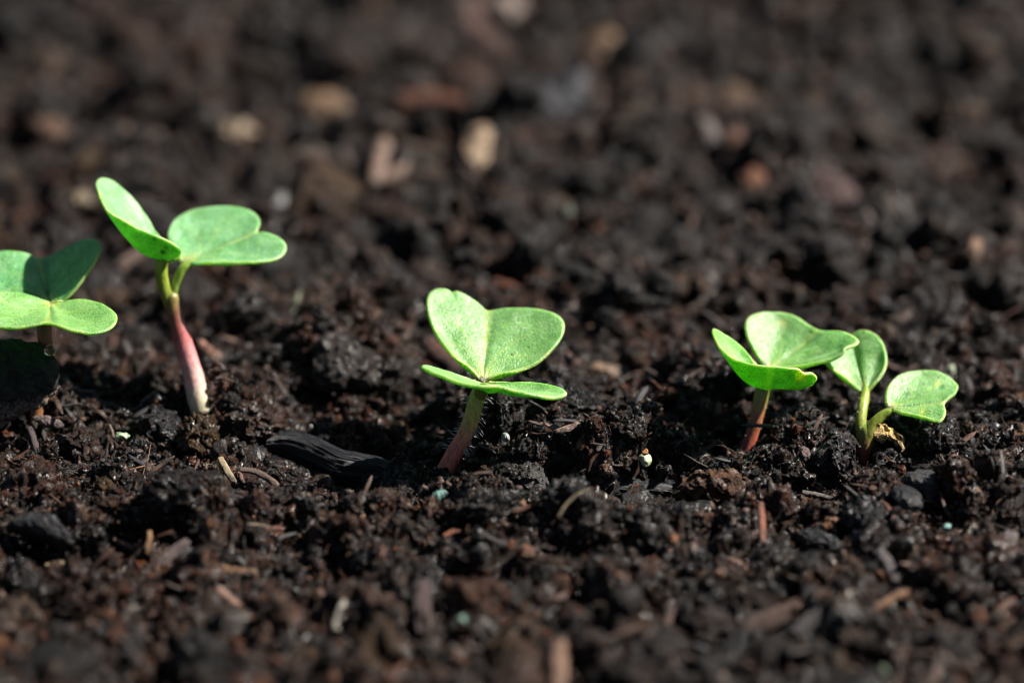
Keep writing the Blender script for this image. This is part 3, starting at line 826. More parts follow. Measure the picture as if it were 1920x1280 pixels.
stick("bark_strip", "mauve paddle-shaped bark strip upright in the lower centre foreground", "bark strip", [(792, 1086), (792, 1110), (790, 1150), (787, 1185)], 33, (0.09, 0.055, 0.055), M_BARK, lean=0.7, lift=1.0, seed=15, flat=0.4, taper=(0.7, 0.35), rough=0.12)
stick("twig", "bright orange twig upright below the pale rust clod", "twig", [(1426, 942), (1428, 975), (1431, 1016)], 13, (0.28, 0.08, 0.03), lean=0.75, lift=1.0, seed=16)
stick("twig", "curved tan twig in the lower right foreground", "twig", [(1636, 1142), (1660, 1130), (1680, 1116), (1702, 1109)], 14, (0.26, 0.13, 0.06), lean=0.5, lift=1.0, seed=17)
stick("twig", "orange-brown twig cut by the bottom edge near the centre", "twig", [(1048, 1200), (1046, 1240), (1047, 1300)], 36, (0.17, 0.08, 0.04), lean=0.6, lift=1.4, seed=18, taper=(.8, 1))
stick("bark_strip", "grey bark strip slanting in the lower right soil", "bark strip", [(1650, 1030), (1668, 1060), (1680, 1090)], 22, (0.13, 0.11, 0.11), M_BARK, lean=0.6, lift=0.8, seed=19, flat=0.45)
stick("bark_strip", "long rusty bark strip in the bottom foreground, right of centre", "bark strip", [(1400, 1180), (1445, 1160), (1500, 1132)], 40, (0.07, 0.034, 0.024), M_BARK, lean=0.4, lift=0.8, seed=20, flat=0.4)
stick("bark_strip", "grey-brown bark strip next to the long rusty strip", "bark strip", [(1490, 1185), (1520, 1160), (1545, 1143)], 26, (0.06, 0.05, 0.05), M_BARK, lean=0.4, lift=0.8, seed=21, flat=0.4)
stick("splinter", "thin grey splinter lying level right of the bright orange twig", "splinter", [(1504, 922), (1535, 928), (1566, 936)], 11, (0.14, 0.12, 0.10), lean=0.5, lift=0.8, seed=22)
stick("splinter", "grey splinter standing at the far right of the sharp soil", "splinter", [(1876, 845), (1879, 870), (1881, 900)], 7, (0.20, 0.17, 0.15), lean=0.8, lift=0.9, seed=23)
stick("straw", "pale dry straw lying level below the bent root", "straw", [(463, 982), (490, 984), (518, 992)], 5, (0.34, 0.26, 0.18), lean=0.4, lift=0.9, seed=24, rough=0.1)
stick("twig", "dark red twig just below the pale dry straw", "twig", [(488, 996), (530, 990)], 10, (0.16, 0.05, 0.03), lean=0.4, lift=0.8, seed=25)
stick("root", "thin curved root over the dark hollow right of centre", "root", [(1047, 968), (1062, 945), (1078, 930), (1098, 918)], 6, (0.13, 0.10, 0.05), lean=0.6, lift=1.6, seed=26, keep=1.5)
stick("bark_strip", "orange bark sliver lying level below the blue-green granule", "bark strip", [(832, 1005), (850, 996), (868, 995)], 11, (0.26, 0.09, 0.04), M_BARK, lean=0.4, lift=0.9, seed=27)
stick("bark_strip", "tall grey-brown bark strip in the soil above the left black stick", "bark strip", [(205, 795), (212, 815), (217, 850)], 5, (0.2, 0.14, 0.11), lean=0.8, lift=0.8, seed=30)
stick("bark_strip", "dark mauve bark strip upright at the left, under the large bark slab", "bark strip", [(55, 800), (64, 825), (72, 855)], 12, (0.12, 0.09, 0.09), M_BARK, lean=0.8, lift=0.8, seed=31, flat=.5)
stick("root", "fine orange root crossing the left soil", "root", [(243, 880), (268, 874), (292, 869)], 3.4, (0.3, 0.15, 0.07), lean=0.5, lift=1.0, seed=32)
stick("root", "hair-thin root standing over the left soil", "root", [(283, 830), (277, 860), (266, 895)], 2.0, (0.26, 0.13, 0.08), lean=0.8, lift=1.6, seed=33)
stick("bark_strip", "pale brown bark strip behind the folded leaf of the tall seedling", "bark strip", [(222, 502), (245, 485), (270, 466)], 26, (0.15, 0.095, 0.075), M_BARK, lean=0.4, lift=0.8, seed=34, flat=.5)
# blurred background
stick("bark_strip", "long curved rust-brown bark strip at the top centre edge", "bark strip", [(862, -15), (878, 30), (905, 70), (950, 108)], 46, (0.11, 0.055, 0.042), M_BARK, lean=0.35, lift=1.6, seed=40, flat=0.5)
stick("bark_strip", "bright rust bark strip lying level near the top, left of centre", "bark strip", [(745, 192), (800, 186), (870, 192)], 42, (0.13, 0.04, 0.016), M_BARK, lean=0.3, lift=1.2, seed=41, flat=0.6)
stick("bark_strip", "pale tan strip leaning at the middle of the blurred soil", "bark strip", [(722, 262), (712, 300), (702, 345)], 30, (0.24, 0.15, 0.11), lean=0.5, lift=1.2, seed=42, flat=0.5)
stick("bark_strip", "short tan strip meeting the foot of the leaning pale strip", "bark strip", [(708, 338), (735, 328), (762, 310)], 24, (0.20, 0.12, 0.085), lean=0.4, lift=1.2, seed=43, flat=0.5)
stick("bark_strip", "flat grey-tan strip right of the leaning pale strip", "bark strip", [(745, 268), (785, 280), (822, 296)], 20, (0.13, 0.09, 0.065), M_BARK, lean=0.3, lift=1.2, seed=44, flat=0.5)
stick("bark_strip", "pale grey upright strip in the blurred soil right of centre", "bark strip", [(1318, 222), (1332, 250), (1348, 280)], 30, (0.15, 0.12, 0.11), lean=0.5, lift=1.2, seed=45, flat=0.5)
stick("splinter", "thin grey-white splinter upright right of the tall seedling", "splinter", [(531, 365), (520, 390), (512, 415)], 20, (0.32, 0.32, 0.32), lean=0.6, lift=1.2, seed=46, flat=0.6)
stick("splinter", "faint green-grey splinter upright between tall and centre seedlings", "splinter", [(562, 545), (556, 565), (548, 588)], 8, (0.26, 0.30, 0.2), lean=0.8, lift=1.2, seed=47)
stick("bark_strip", "orange bark strip lying above the centre seedling's leaf", "bark strip", [(928, 528), (950, 535), (976, 545)], 20, (0.18, 0.06, 0.025), M_BARK, lean=0.3, lift=0.8, seed=48)
stick("bark_strip", "dark red-brown strip running under the centre seedling's left leaf tip", "bark strip", [(800, 640), (830, 665), (860, 690)], 34, (0.12, 0.05, 0.035), M_BARK, lean=0.4, lift=0.6, seed=49, flat=.5)

def chip(name, label, cat, o, thick, col, mat=None, **k):
    return lump(name, label, cat, o, thick, col, mat, **k)

chip("wood_chip", "tan boat-shaped wood chip near the top, left of the bright rust strip", "wood chip", oval(603, 200, 56, 28, 8, seed=1), 1.6, (0.17, 0.10, 0.05), M_BARK, lean=0.4, lift=1.0, rough=.12)
chip("wood_chip", "pale cream wood chip in the blurred soil above the tall seedling", "wood chip", oval(450, 254, 42, 24, 5, seed=2), 1.4, (0.30, 0.22, 0.15), lean=0.4, lift=0.8, rough=.3)
chip("wood_chip", "grey-cream wood chip right of and below the pale cream one", "wood chip", oval(585, 295, 44, 27, 8, seed=3), 1.3, (0.17, 0.135, 0.11), lean=0.4, lift=0.8, rough=.3)
chip("wood_chip", "bright cream oval chip standing in the blurred soil above the centre seedling", "wood chip", oval(894, 282, 24, 44, 8, seed=4, jit=.2), 1.4, (0.44, 0.31, 0.20), lean=0.6, lift=1.3, rough=.25)
chip("wood_chip", "round tan chip near the top, right of centre", "wood chip", oval(1136, 88, 27, 29, 0, seed=5, jit=.2), 1.6, (0.30, 0.18, 0.10), lean=0.6, lift=1.3, rough=.25)
chip("wood_chip", "pale chip cut by the top edge at the centre", "wood chip", oval(945, 14, 30, 28, 0, seed=6), 1.6, (0.26, 0.20, 0.17), lean=0.6, lift=1.3, rough=.25)
chip("stone", "large blue-grey stone near the top, right of centre", "stone", oval(1060, 178, 48, 44, 0, seed=7), 2.6, (0.035, 0.039, 0.05), M_STONE, lean=0.5, lift=0.9, rough=.3)
chip("bark_chip", "brown bark chip at the far left of the blurred soil", "bark chip", oval(82, 240, 40, 22, 10, seed=8), 1.4, (0.09, 0.04, 0.02), M_BARK, lean=0.4, lift=1.2)
chip("wood_chip", "small cream-brown chip left of the tall seedling's folded leaf", "wood chip", oval(150, 375, 30, 17, 0, seed=9), 1.2, (0.20, 0.15, 0.09), lean=0.5, lift=1.4)
chip("bark_chip", "long mauve-brown bark chip in the blurred soil at the right", "bark chip", oval(1575, 358, 78, 36, 4, seed=10), 2.0, (0.06, 0.026, 0.024), M_BARK, lean=0.4, lift=1.2)
chip("bark_chip", "orange bark chip left of the long mauve-brown chip", "bark chip", oval(1412, 340, 30, 20, 25, seed=11), 1.2, (0.15, 0.055, 0.02), M_BARK, lean=0.5, lift=0.7)
chip("bark_chip", "small rust chip in the blurred soil below the pale grey upright strip", "bark chip", oval(1378, 262, 18, 20, 20, seed=12), 1.2, (0.13, 0.05, 0.025), M_BARK, lean=0.5, lift=1.3)
chip("bark_chip", "golden-brown chip above the pale grey upright strip", "bark chip", oval(1385, 180, 32, 20, 0, seed=13), 1.2, (0.10, 0.05, 0.02), M_BARK, lean=0.5, lift=1.3)
chip("wood_chip", "tan wood chip lying over a dark gap between the centre and right seedlings", "wood chip", [(1100, 684), (1120, 682), (1150, 686), (1176, 690), (1184, 700), (1176, 712), (1150, 713), (1125, 704), (1106, 694)], 0.8, (0.22, 0.15, 0.10), lean=0.4, lift=0.9)
chip("wood_chip", "pinkish wood chip lying right of the pink stem", "wood chip", [(368, 640), (380, 640), (398, 655), (418, 668), (412, 680), (395, 678), (380, 662)], 0.8, (0.26, 0.13, 0.09), lean=0.4, lift=0.9)
chip("bark_chip", "tan bark chip at the right edge of the blurred soil", "bark chip", oval(1824, 470, 14, 26, 10, seed=14), 1.2, (0.2, 0.12, 0.075), M_BARK, lean=0.6, lift=1.2)
chip("dead_leaf", "thin curled brown leaf scrap right of the centre seedling", "dead leaf", [(1012, 790), (1024, 800), (1040, 808), (1060, 809), (1084, 803), (1088, 794), (1070, 792), (1050, 799), (1035, 800), (1022, 796)], 0.22, (0.26, 0.17, 0.13), M_BARK, lean=0.6, lift=1.2, rough=.12)
chip("dead_leaf", "crumpled straw-yellow leaf scrap beside the fork-stemmed seedling", "dead leaf", [(1640, 812), (1646, 798), (1660, 796), (1676, 808), (1692, 820), (1698, 842), (1690, 846), (1680, 832), (1668, 822), (1655, 824), (1645, 828)], 0.28, (0.62, 0.42, 0.15), M_BARK, lean=0.8, lift=2.0, rough=.3, seed=7, keep=1.2)
chip("seed_husk", "pale green seed husk left of the cup-leaved seedling's base", "seed husk", [(1197, 858), (1204, 851), (1216, 852), (1222, 860), (1219, 870), (1210, 875), (1202, 868)], 0.6, (0.62, 0.72, 0.42), M_GRAN, lean=0.7, lift=1.1, rough=.1, keep=1.3)
chip("bark_chip", "tiny orange flake on top of the pale green seed husk", "bark chip", [(1203, 850), (1208, 843), (1214, 841), (1216, 850), (1210, 853)], 0.25, (0.45, 0.2, 0.06), M_BARK, lean=0.7, lift=1.7, rough=.2, keep=1.3)
chip("granule", "blue-green fertiliser granule by the centre seedling's foot", "granule", oval(823, 928, 14, 9, -12, seed=15, jit=.22), 0.5, (0.18, 0.38, 0.33), M_GRAN, lean=0.6, lift=0.9, rough=.2, keep=1.5)
chip("granule", "pale mint granule in the foreground right of the mauve strip", "granule", oval(865, 1162, 10, 7, 0, seed=16, jit=.2), 0.6, (0.28, 0.46, 0.36), M_GRAN, lean=0.6, lift=1.2, rough=.2, keep=1.4)
chip("granule", "small turquoise granule low at the right, under the slate pebble", "granule", oval(1775, 988, 8, 6, 0, seed=17, jit=.2), 0.4, (0.25, 0.45, 0.42), M_GRAN, lean=0.6, lift=1.1, rough=.2, keep=1.4)
chip("granule", "pale green granule in a dark gap left of the black stick", "granule", oval(229, 817, 13, 6, 0, seed=18, jit=.2), 0.4, (0.50, 0.66, 0.38), M_GRAN, lean=0.6, lift=1.0, rough=.2, keep=1.4)
chip("granule", "white granule right of the centre seedling's stem", "granule", oval(948, 820, 9, 7, 20, seed=19, jit=.1), 0.6, (0.36, 0.39, 0.36), M_GRAN, lean=0.6, lift=1.0, rough=.08, keep=1.5)
chip("granule", "tiny yellow granule in the soil between the two left seedlings' feet", "granule", oval(184, 719, 6, 5, 0, seed=20, jit=.2), 0.35, (0.5, 0.42, 0.16), M_GRAN, lean=0.6, lift=1.0, rough=.2, keep=1.4)
chip("granule", "white-green granule beyond the fork-stemmed seedling's right leaf", "granule", oval(1783, 695, 9, 11, 0, seed=21, jit=.2), 0.6, (0.4, 0.46, 0.3), M_GRAN, lean=0.7, lift=1.2, rough=.2, keep=1.4)
chip("granule", "blurred green-grey granule in the mid distance above the centre", "granule", oval(1065, 397, 12, 10, 0, seed=22, jit=.2), 0.7, (0.10, 0.13, 0.09), M_GRAN, lean=0.7, lift=1.4, rough=.2, keep=1.4)
chip("granule", "greenish granule at the bottom edge, lower right", "granule", oval(1654, 1258, 11, 10, 0, seed=23, jit=.2), 0.6, (0.12, 0.16, 0.1), M_GRAN, lean=0.7, lift=1.2, rough=.2, keep=1.4)
chip("stone", "dark gritty stone below and right of the centre seedling's foot", "stone", [(966, 890), (975, 874), (995, 869), (1012, 874), (1020, 890), (1028, 908), (1012, 922), (985, 925), (968, 912)], 1.8, (0.040, 0.038, 0.037), M_STONE, lean=0.5, lift=0.2, rough=.24, freq=2.2, power=1.4)
chip("stone", "faceted slate-grey pebble low right of the fork-stemmed seedling", "stone", [(1690, 893), (1712, 884), (1738, 882), (1756, 892), (1760, 915), (1752, 934), (1735, 936), (1722, 918), (1700, 910)], 1.3, (0.04, 0.042, 0.044), M_STONE, lean=0.6, lift=0.8, rough=.2, seed=9, power=1.2)
chip("stone", "black flaky stone touching the slate-grey pebble's lower left", "stone", [(1672, 918), (1700, 912), (1722, 925), (1728, 948), (1705, 956), (1680, 944)], 1.0, (0.02, 0.02, 0.022), M_CHAR, lean=0.5, lift=0.5, rough=.2, seed=10, power=1.4)
chip("bark_slab", "large bark slab at the left edge, leaf shade painted on it near-black, hiding the foot of the seedling there", "bark slab", [(-60, 650), (-20, 640), (30, 636), (75, 648), (104, 672), (110, 706), (98, 738), (70, 752), (25, 762), (-20, 775), (-60, 775)], 1.4, (0.012, 0.016, 0.012), M_BARK, lean=0.9, lift=2.0, rough=.12, seed=11, power=4.0, keep=0.9, centre=(40, 835), n=140, m=40, freq=2.4)  # near-black colour stands for the leaf's shadow on the bark
chip("bark_strip", "torn grey-brown bark strip under the large black slab at the left edge", "bark strip", [(-30, 772), (0, 752), (40, 752), (70, 748), (100, 728), (108, 732), (88, 754), (52, 772), (20, 785), (-20, 806)], 0.7, (0.15, 0.11, 0.085), M_BARK, lean=0.8, lift=2.4, rough=.2, seed=12, centre=(40, 832), n=120, m=30, freq=3)  # added piece, coloured lighter as the sunlit bottom of the slab
chip("soil_clod", "big rust-orange fibrous clod below the cup-leaved seedling", "clod", oval(1335, 915, 62, 30, 4, seed=24, k=14), 2.2, (0.11, 0.048, 0.022), M_SOIL, lean=0.5, lift=0.6, rough=.22, seed=12, n=140, m=40, freq=2.2)
chip("soil_clod", "big smooth black clod at the left foreground", "clod", [(10, 985), (50, 968), (100, 966), (120, 985), (140, 1010), (120, 1022), (80, 1012), (40, 1000)], 1.8, (0.022, 0.024, 0.028), M_SOIL, lean=0.6, lift=1.6, rough=.12, seed=13, n=110, m=30, freq=1.4)
chip("soil_clod", "black clod with blue sheen right of the bright orange twig", "clod", oval(1530, 1018, 42, 22, 8, seed=25), 1.8, (0.016, 0.019, 0.025), M_SOIL, lean=0.5, lift=0.8, rough=.2, seed=14, n=110, m=30, freq=1.8)
chip("soil_clod", "dark clod behind the slate pebble, right of the fork-stemmed seedling", "clod", oval(1628, 968, 58, 24, 8, seed=26), 2.0, (0.018, 0.018, 0.021), M_SOIL, lean=0.5, lift=0.8, rough=.22, seed=15, n=120, m=34, freq=2)
chip("soil_clod", "tall crumbly clod just left of the fork-stemmed seedling's foot", "clod", oval(1568, 862, 36, 42, 0, seed=27, k=12), 2.4, (0.028, 0.022, 0.022), M_SOIL, lean=0.7, lift=0.6, rough=.26, seed=16, n=130, m=38, freq=2.4)
chip("soil_clod", "grey-brown rounded clod behind the black stick, left of the centre seedling", "clod", oval(640, 690, 60, 44, 10, seed=28, k=12), 3.2, (0.035, 0.026, 0.022), M_SOIL, lean=0.5, lift=0.6, rough=.18, seed=17, n=120, m=34, freq=2)
chip("soil_clod", "rust-brown fibrous clod at the left end of the black stick", "clod", oval(474, 795, 44, 34, 10, seed=29, k=12), 1.9, (0.045, 0.02, 0.012), M_SOIL, lean=0.5, lift=0.8, rough=.22, seed=18, n=140, m=40, freq=2.6)
chip("soil_clod", "black crumbly clod between the granule gap and the rust-brown clod", "clod", oval(300, 800, 34, 36, 0, seed=30, k=12), 2.4, (0.022, 0.022, 0.025), M_SOIL, lean=0.6, lift=0.7, rough=.22, seed=19, n=120, m=34, freq=2.4)
chip("soil_clod", "rusty dome-shaped clod under the bark slab's right end", "clod", oval(150, 835, 42, 38, 0, seed=31, k=12), 2.6, (0.04, 0.02, 0.012), M_SOIL, lean=0.6, lift=0.7, rough=.22, seed=20, n=120, m=34, freq=2.4)
chip("bark_chip", "pale mauve bark chip above the rusty dome-shaped clod", "bark chip", [(62, 784), (85, 780), (112, 788), (118, 798), (100, 803), (78, 796)], 0.6, (0.2, 0.15, 0.14), M_BARK, lean=0.5, lift=1.1)
chip("bark_chip", "pinkish square bark chip left of the tall crumbly clod", "bark chip", [(1498, 842), (1512, 838), (1520, 852), (1516, 864), (1504, 862)], 0.5, (0.14, 0.09, 0.085), M_BARK, lean=0.6, lift=1.1)
chip("soil_clod", "small orange clod in the foreground below the centre", "clod", oval(987, 1037, 16, 12, 30, seed=32), 0.9, (0.15, 0.06, 0.03), M_BARK, lean=0.5, lift=1.0)
chip("soil_clod", "small orange clod left of the bright orange twig's foot", "clod", oval(1263, 1013, 9, 10, 0, seed=33), 0.6, (0.22, 0.08, 0.03), M_BARK, lean=0.5, lift=1.0)
chip("bark_chip", "dark bark chip under the small turquoise granule's left", "bark chip", oval(1590, 1150, 26, 24, 0, seed=34), 1.0, (0.10, 0.09, 0.085), M_BARK, lean=0.5, lift=1.0)
chip("bark_chip", "grey leaf-like bark chip at the lower right edge of the sharp soil", "bark chip", oval(1888, 1012, 20, 15, 0, seed=35), 0.7, (0.14, 0.115, 0.11), M_BARK, lean=0.5, lift=1.0)

# ------------------------------------------------------------------ crumbs
KEEPA = np.array(KEEP)

def kept_clear(P, rpx, soft=1.0):
    """True where a crumb would bury or hide one of the named things"""
    X_, Y_, Z_ = project(P)
    bad = np.zeros(len(P), bool)
    for x, y, rx, ry, z in KEEPA:
        bad |= (((X_ - x) / (rx * soft + rpx)) ** 2 + ((Y_ - y) / (ry * soft + rpx * 0.8)) ** 2 < 1) & (Z_ < z + 3.0) & (Z_ > z - 14)
    return bad

def ico(sub):
    bm = bmesh.new(); bmesh.ops.create_icosphere(bm, subdivisions=sub, radius=1.0)
    V = np.array([v.co[:] for v in bm.verts]); F = np.array([[v.index for v in f.verts] for f in bm.faces]); bm.free()
    return V, F

def protos(sub, count, seed, lumpy=1.0):
    V0, F = ico(sub); out = []
    for k in range(count):
        s = seed + k * 31
        q = V0 * 1.25 + s * 0.37
        r = 0.55 + 0.75 * noise3(q, s) + 0.42 * (noise3(q * 2.3, s + 1) - 0.5)
        if sub >= 3:
            r = r + 0.30 * lumpy * (0.6 - worley3(q * 2.2, s + 2)) + 0.22 * lumpy * (noise3(q * 5.5, s + 4) - 0.5)
        if sub >= 4:
            r = r + 0.24 * lumpy * (0.5 - worley3(q * 5.0, s + 6)) + 0.20 * (noise3(q * 12, s + 8) - 0.5) + 0.16 * (noise3(q * 3.1 + 9, s + 9) > 0.62)
        V = V0 * r[:, None]
        V[:, 0] += 0.3 * (noise3(q * 2 + 40, s) - .5); V[:, 1] += 0.3 * (noise3(q * 2 + 80, s) - .5)
        out.append(V)
    return out, F

def rand_rot(rs, n):
    q = rs.normal(size=(n, 4)); q /= np.linalg.norm(q, axis=1)[:, None]
    w, x, y, z = q.T
    return np.stack([np.stack([1 - 2 * (y * y + z * z), 2 * (x * y - z * w), 2 * (x * z + y * w)], 1),
                     np.stack([2 * (x * y + z * w), 1 - 2 * (x * x + z * z), 2 * (y * z - x * w)], 1),
                     np.stack([2 * (x * z - y * w), 2 * (y * z + x * w), 1 - 2 * (x * x + y * y)], 1)], 1)

rs = np.random.RandomState(77)
VS, FS, CS = [], [], []; OFF = [0]

def scatter(PR, F, P, R, cols, squash=0.75):
    n = len(P)
    if n == 0: return
    which = rs.randint(0, len(PR), n)
    rot = rand_rot(rs, n)
    sc = R[:, None] * np.stack([rs.uniform(0.75, 1.3, n), rs.uniform(0.7, 1.2, n), rs.uniform(0.55, 1.0, n) * squash / 0.75], 1)
    for k in range(len(PR)):
        idx = np.where(which == k)[0]
        if len(idx) == 0: continue
        L_ = PR[k][None] * sc[idx][:, None, :]
        W = np.einsum('nij,nvj->nvi', rot[idx], L_) + P[idx][:, None]
        nv = len(PR[k])
        VS.append(W.reshape(-1, 3).astype(np.float32))
        FS.append((F[None] + (np.arange(len(idx)) * nv)[:, None, None] + OFF[0]).reshape(-1, 3))
        CS.append(np.repeat(cols[idx], nv, 0).astype(np.float32))
        OFF[0] += len(idx) * nv

def sample(n, box, rlo, rhi, expo=2.4, sink=0.25, dens=True):
    x = rs.uniform(box[0], box[1], n); y = rs.uniform(box[2], box[3], n)
    u = rs.uniform(size=n); a = 1 - expo
    r = (rlo ** a + u * (rhi ** a - rlo ** a)) ** (1 / a)
    h, _, _ = relief(x, y)
    P = np.stack([x, y, h + r * (0.35 - sink) + rs.uniform(-0.2, 0.5, n) * r], 1)
    X_, Y_, Z_ = project(P)
    rp = r * F_PX / Z_
    # only what the photo could plausibly see, with a wide margin
    ok = (X_ > -260) & (X_ < 2180) & ~kept_clear(P, rp * 0.9)
    P, r = P[ok], r[ok]
    c = soil_colour(rs.uniform(size=len(P)), P[:, 0], P[:, 1]) * np.clip(np.exp(rs.normal(-0.1, 0.6, len(P)) * np.where(r > 1.0, 0.5, 1.0)), 0.3, 2.2)[:, None]
    c *= np.where(P[:, 1] > 50, 0.85, 1.0)[:, None] * np.array([1.14, 0.97, 0.84])
    c *= np.where(r < 0.36, 1.35, 1.0)[:, None]
    c = np.where((r > 1.2)[:, None], np.minimum(c, np.array([0.060, 0.034, 0.022])), c)
    pale = (rs.uniform(size=len(P)) < 0.012) & (r < 0.9)
    c[pale] = np.array([0.20, 0.12, 0.075]) * rs.uniform(0.6, 1.7, pale.sum())[:, None]
    return P, r, c

# level of detail follows how sharp the photo is there
A_ = (-66, 66, -32, 46)          # sharp band
NEAR = (-70, 70, -85, -32); FAR = (-85, 85, 46, 110); TOP = (-100, 100, 110, 232)
pr5, f5 = protos(5, 5, 500); pr4, f4 = protos(4, 8, 400); pr3, f3 = protos(3, 12, 300); pr2, f2 = protos(2, 14, 200)
BIG = []
P, r, c = sample(230, A_, 1.5, 3.6, 2.0, 0.45); scatter(pr5, f5, P, r, c); BIG.append((P, r, c))
P, r, c = sample(1300, A_, 0.8, 1.5, 2.4, 0.4); scatter(pr4, f4, P, r, c); BIG.append((P, r, c))
P, r, c = sample(8500, A_, 0.35, 0.8, 2.4, 0.3); scatter(pr3, f3, P, r, c)
P, r, c = sample(26000, A_, 0.12, 0.35, 2.0, 0.2); scatter(pr2, f2, P, r, c)
pr1, f1 = protos(1, 10, 900)
P, r, c = sample(90000, A_, 0.07, 0.15, 1.6, 0.1); scatter(pr1, f1, P, r, c)
# little crumbs stuck on the bigger ones
for P, r, c in BIG:
    m = 26 if r.mean() > 1.4 else 9
    d = rs.normal(size=(len(P), m, 3)); d[..., 2] = np.abs(d[..., 2]); d /= np.linalg.norm(d, axis=2)[..., None]
    Q = (P[:, None] + d * (r * 0.78)[:, None, None]).reshape(-1, 3)
    q_r = rs.uniform(0.12, 0.34, len(Q))
    ok = ~kept_clear(Q, 4)
    cc = np.repeat(c, m, 0)[ok] * rs.uniform(0.6, 1.6, ok.sum())[:, None]
    scatter(pr2, f2, Q[ok], q_r[ok], cc)
crumbs = link_mesh("soil_crumbs", np.vstack(VS), [np.vstack(FS)], M_CRUMB, col=np.vstack(CS))
tag(crumbs, "moist dark crumbs and grains covering the sharp band of soil round the seedlings", "soil crumbs", kind="stuff")

VS, FS, CS = [], [], []; OFF = [0]
for box, n in ((NEAR, 170), (FAR, 420), (TOP, 850)):
    P, r, c = sample(n, box, 1.5, 3.4 if box is NEAR else 4.6, 2.0, 0.5); scatter(pr4, f4, P, r, c)
for box, n in ((NEAR, 1500), (FAR, 2300), (TOP, 3600)):
    P, r, c = sample(n, box, 0.7, 1.5, 2.4, 0.35); scatter(pr3, f3, P, r, c)
for box, n in ((NEAR, 6000), (FAR, 9000), (TOP, 7000)):
    P, r, c = sample(n, box, 0.35, 0.7, 2.2, 0.3); scatter(pr2, f2, P, r, c)
dry = link_mesh("soil_crumbs", np.vstack(VS), [np.vstack(FS)], M_DRY, col=np.vstack(CS))
tag(dry, "loose crumbs and clods covering the blurred soil nearest and farthest from the camera", "soil crumbs", kind="stuff")

VS, FS, CS = [], [], []; OFF = [0]
for box, n, a, b in ((A_, 3200, 0.09, 0.2), (NEAR, 1500, 0.14, 0.3), (FAR, 1900, 0.16, 0.34), (TOP, 1700, 0.2, 0.45)):
    P, r, c = sample(n, box, a, b, 2.0, -0.25); scatter(pr2, f2, P, r, c * 0.6, 1.1)
M_WET, _nt, _N, _L, _P = new_mat("wet_grain")
_a = _N.new("ShaderNodeAttribute"); _a.attribute_name = "col"; _L.new(_a.outputs["Color"], _P.inputs["Base Color"])
_P.inputs["Roughness"].default_value = 0.17; _P.inputs["Specular IOR Level"].default_value = 1.0
_P.inputs["Coat Weight"].default_value = 1.0; _P.inputs["Coat Roughness"].default_value = 0.15
wet = link_mesh("wet_grains", np.vstack(VS), [np.vstack(FS)], M_WET, col=np.vstack(CS))
tag(wet, "tiny wet dark grains glinting among the crumbs", "wet grains", kind="stuff")
del VS, FS, CS

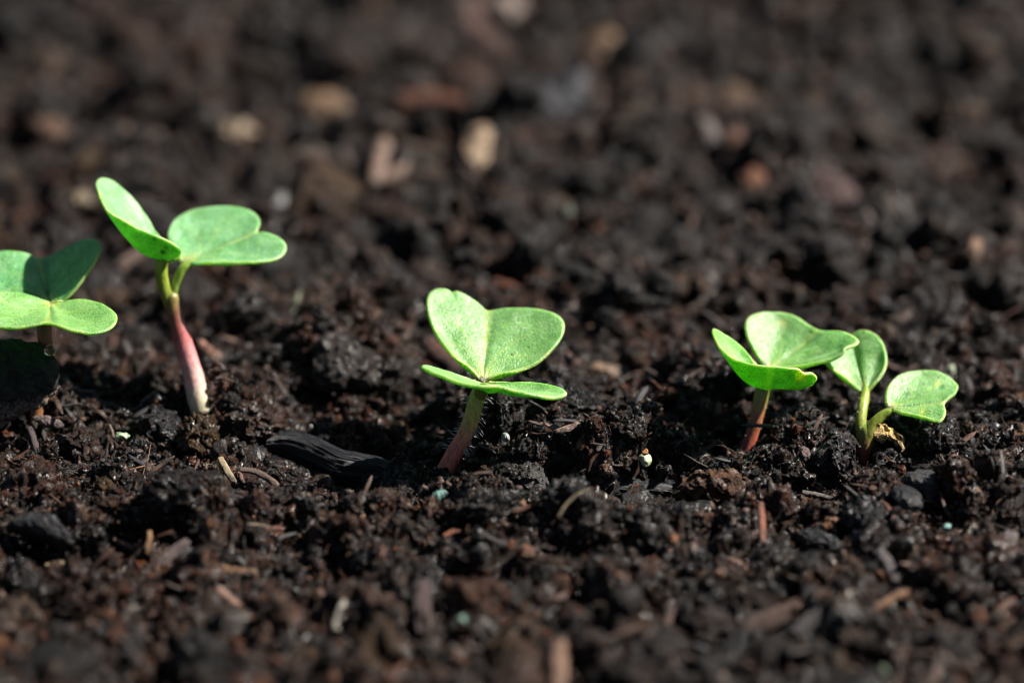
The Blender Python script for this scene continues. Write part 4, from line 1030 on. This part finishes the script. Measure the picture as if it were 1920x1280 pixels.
# ------------------------------------------------------------------ fibres and slivers nobody could count
def fibres(name, label, n, box, seed, rad, length, colours, curl=0.5, segs=9, sides=5, upward=0.25, flat=1.0):
    r_ = np.random.RandomState(seed)
    x = r_.uniform(box[0], box[1], n); y = r_.uniform(box[2], box[3], n)
    h, _, _ = relief(x, y)
    L_ = r_.uniform(*length, n); R = r_.uniform(*rad, n)
    ang = r_.uniform(0, 2 * math.pi, n); el = np.abs(r_.normal(0, upward, n))
    d = np.stack([np.cos(ang) * np.cos(el), np.sin(ang) * np.cos(el), np.sin(el)], 1)
    C = np.zeros((n, segs, 3)); C[:, 0] = np.stack([x, y, h + 0.15], 1)
    for k in range(1, segs):
        d = d + r_.normal(0, curl / segs * 2, (n, 3)); d /= np.linalg.norm(d, axis=1)[:, None]
        C[:, k] = C[:, k - 1] + d * (L_ / segs)[:, None]
    g, _, _ = relief(C[..., 0].ravel(), C[..., 1].ravel())
    C[..., 2] = np.maximum(C[..., 2], g.reshape(n, segs) + 0.05)
    mid = C[:, segs // 2]
    X_, Y_, Z_ = project(mid)
    ok = ~kept_clear(mid, 2) & ~kept_clear(C[:, 0], 2) & ~kept_clear(C[:, -1], 2)
    C, R = C[ok], R[ok]; n = len(C)
    T = np.gradient(C, axis=1); T /= np.linalg.norm(T, axis=2)[..., None]
    A = np.cross(T, np.array([0.1, 0.2, 0.97])); A /= np.linalg.norm(A, axis=2)[..., None] + 1e-9
    B = np.cross(A, T)
    th = np.linspace(0, 2 * math.pi, sides, endpoint=False)
    prof = np.interp(np.linspace(0, 1, segs), [0, .2, .8, 1], [0.6, 1, 0.9, 0.25])
    V = C[:, :, None] + (A[:, :, None] * np.cos(th)[None, None, :, None] + B[:, :, None] * np.sin(th)[None, None, :, None] * flat) * (R[:, None, None, None] * prof[None, :, None, None])
    F = grid_faces(segs, sides, wrap=True, flip=True)
    F = (F[None] + (np.arange(n) * segs * sides)[:, None, None]).reshape(-1, 4)
    cap = np.arange(sides)[None] + (np.arange(n) * segs * sides)[:, None]
    cols = np.array(colours)[r_.randint(0, len(colours), n)] * r_.uniform(0.6, 1.3, n)[:, None]
    cols = np.repeat(cols, segs * sides, 0)
    o = link_mesh(name, V.reshape(-1, 3), [F, cap, cap[:, ::-1] + (segs - 1) * sides], M_WOOD, col=cols, attrs={"grain": np.tile(np.cos(th), n * segs)})
    tag(o, label, name.replace("_", " "), kind="stuff")
    return o

fibres("root_fibres", "fine brown root fibres tangled in the soil", 6500, (-66, 66, -40, 60), 5, (0.02, 0.065), (0.6, 4.0),
       [(0.16, 0.065, 0.03), (0.10, 0.045, 0.03), (0.22, 0.11, 0.06), (0.05, 0.03, 0.02)], curl=1.2)
fibres("peat_shreds", "short dark shreds of bark and peat in the soil", 6500, (-90, 90, -80, 225), 6, (0.10, 0.55), (0.9, 5.0),
       [(0.05, 0.03, 0.022), (0.09, 0.045, 0.03), (0.03, 0.022, 0.02), (0.13, 0.075, 0.055), (0.10, 0.035, 0.018), (0.035, 0.036, 0.042)], curl=0.35, sides=8, flat=0.5, upward=0.3)
for o in bpy.data.objects:
    if '_o' in o.keys(): del o['_o']
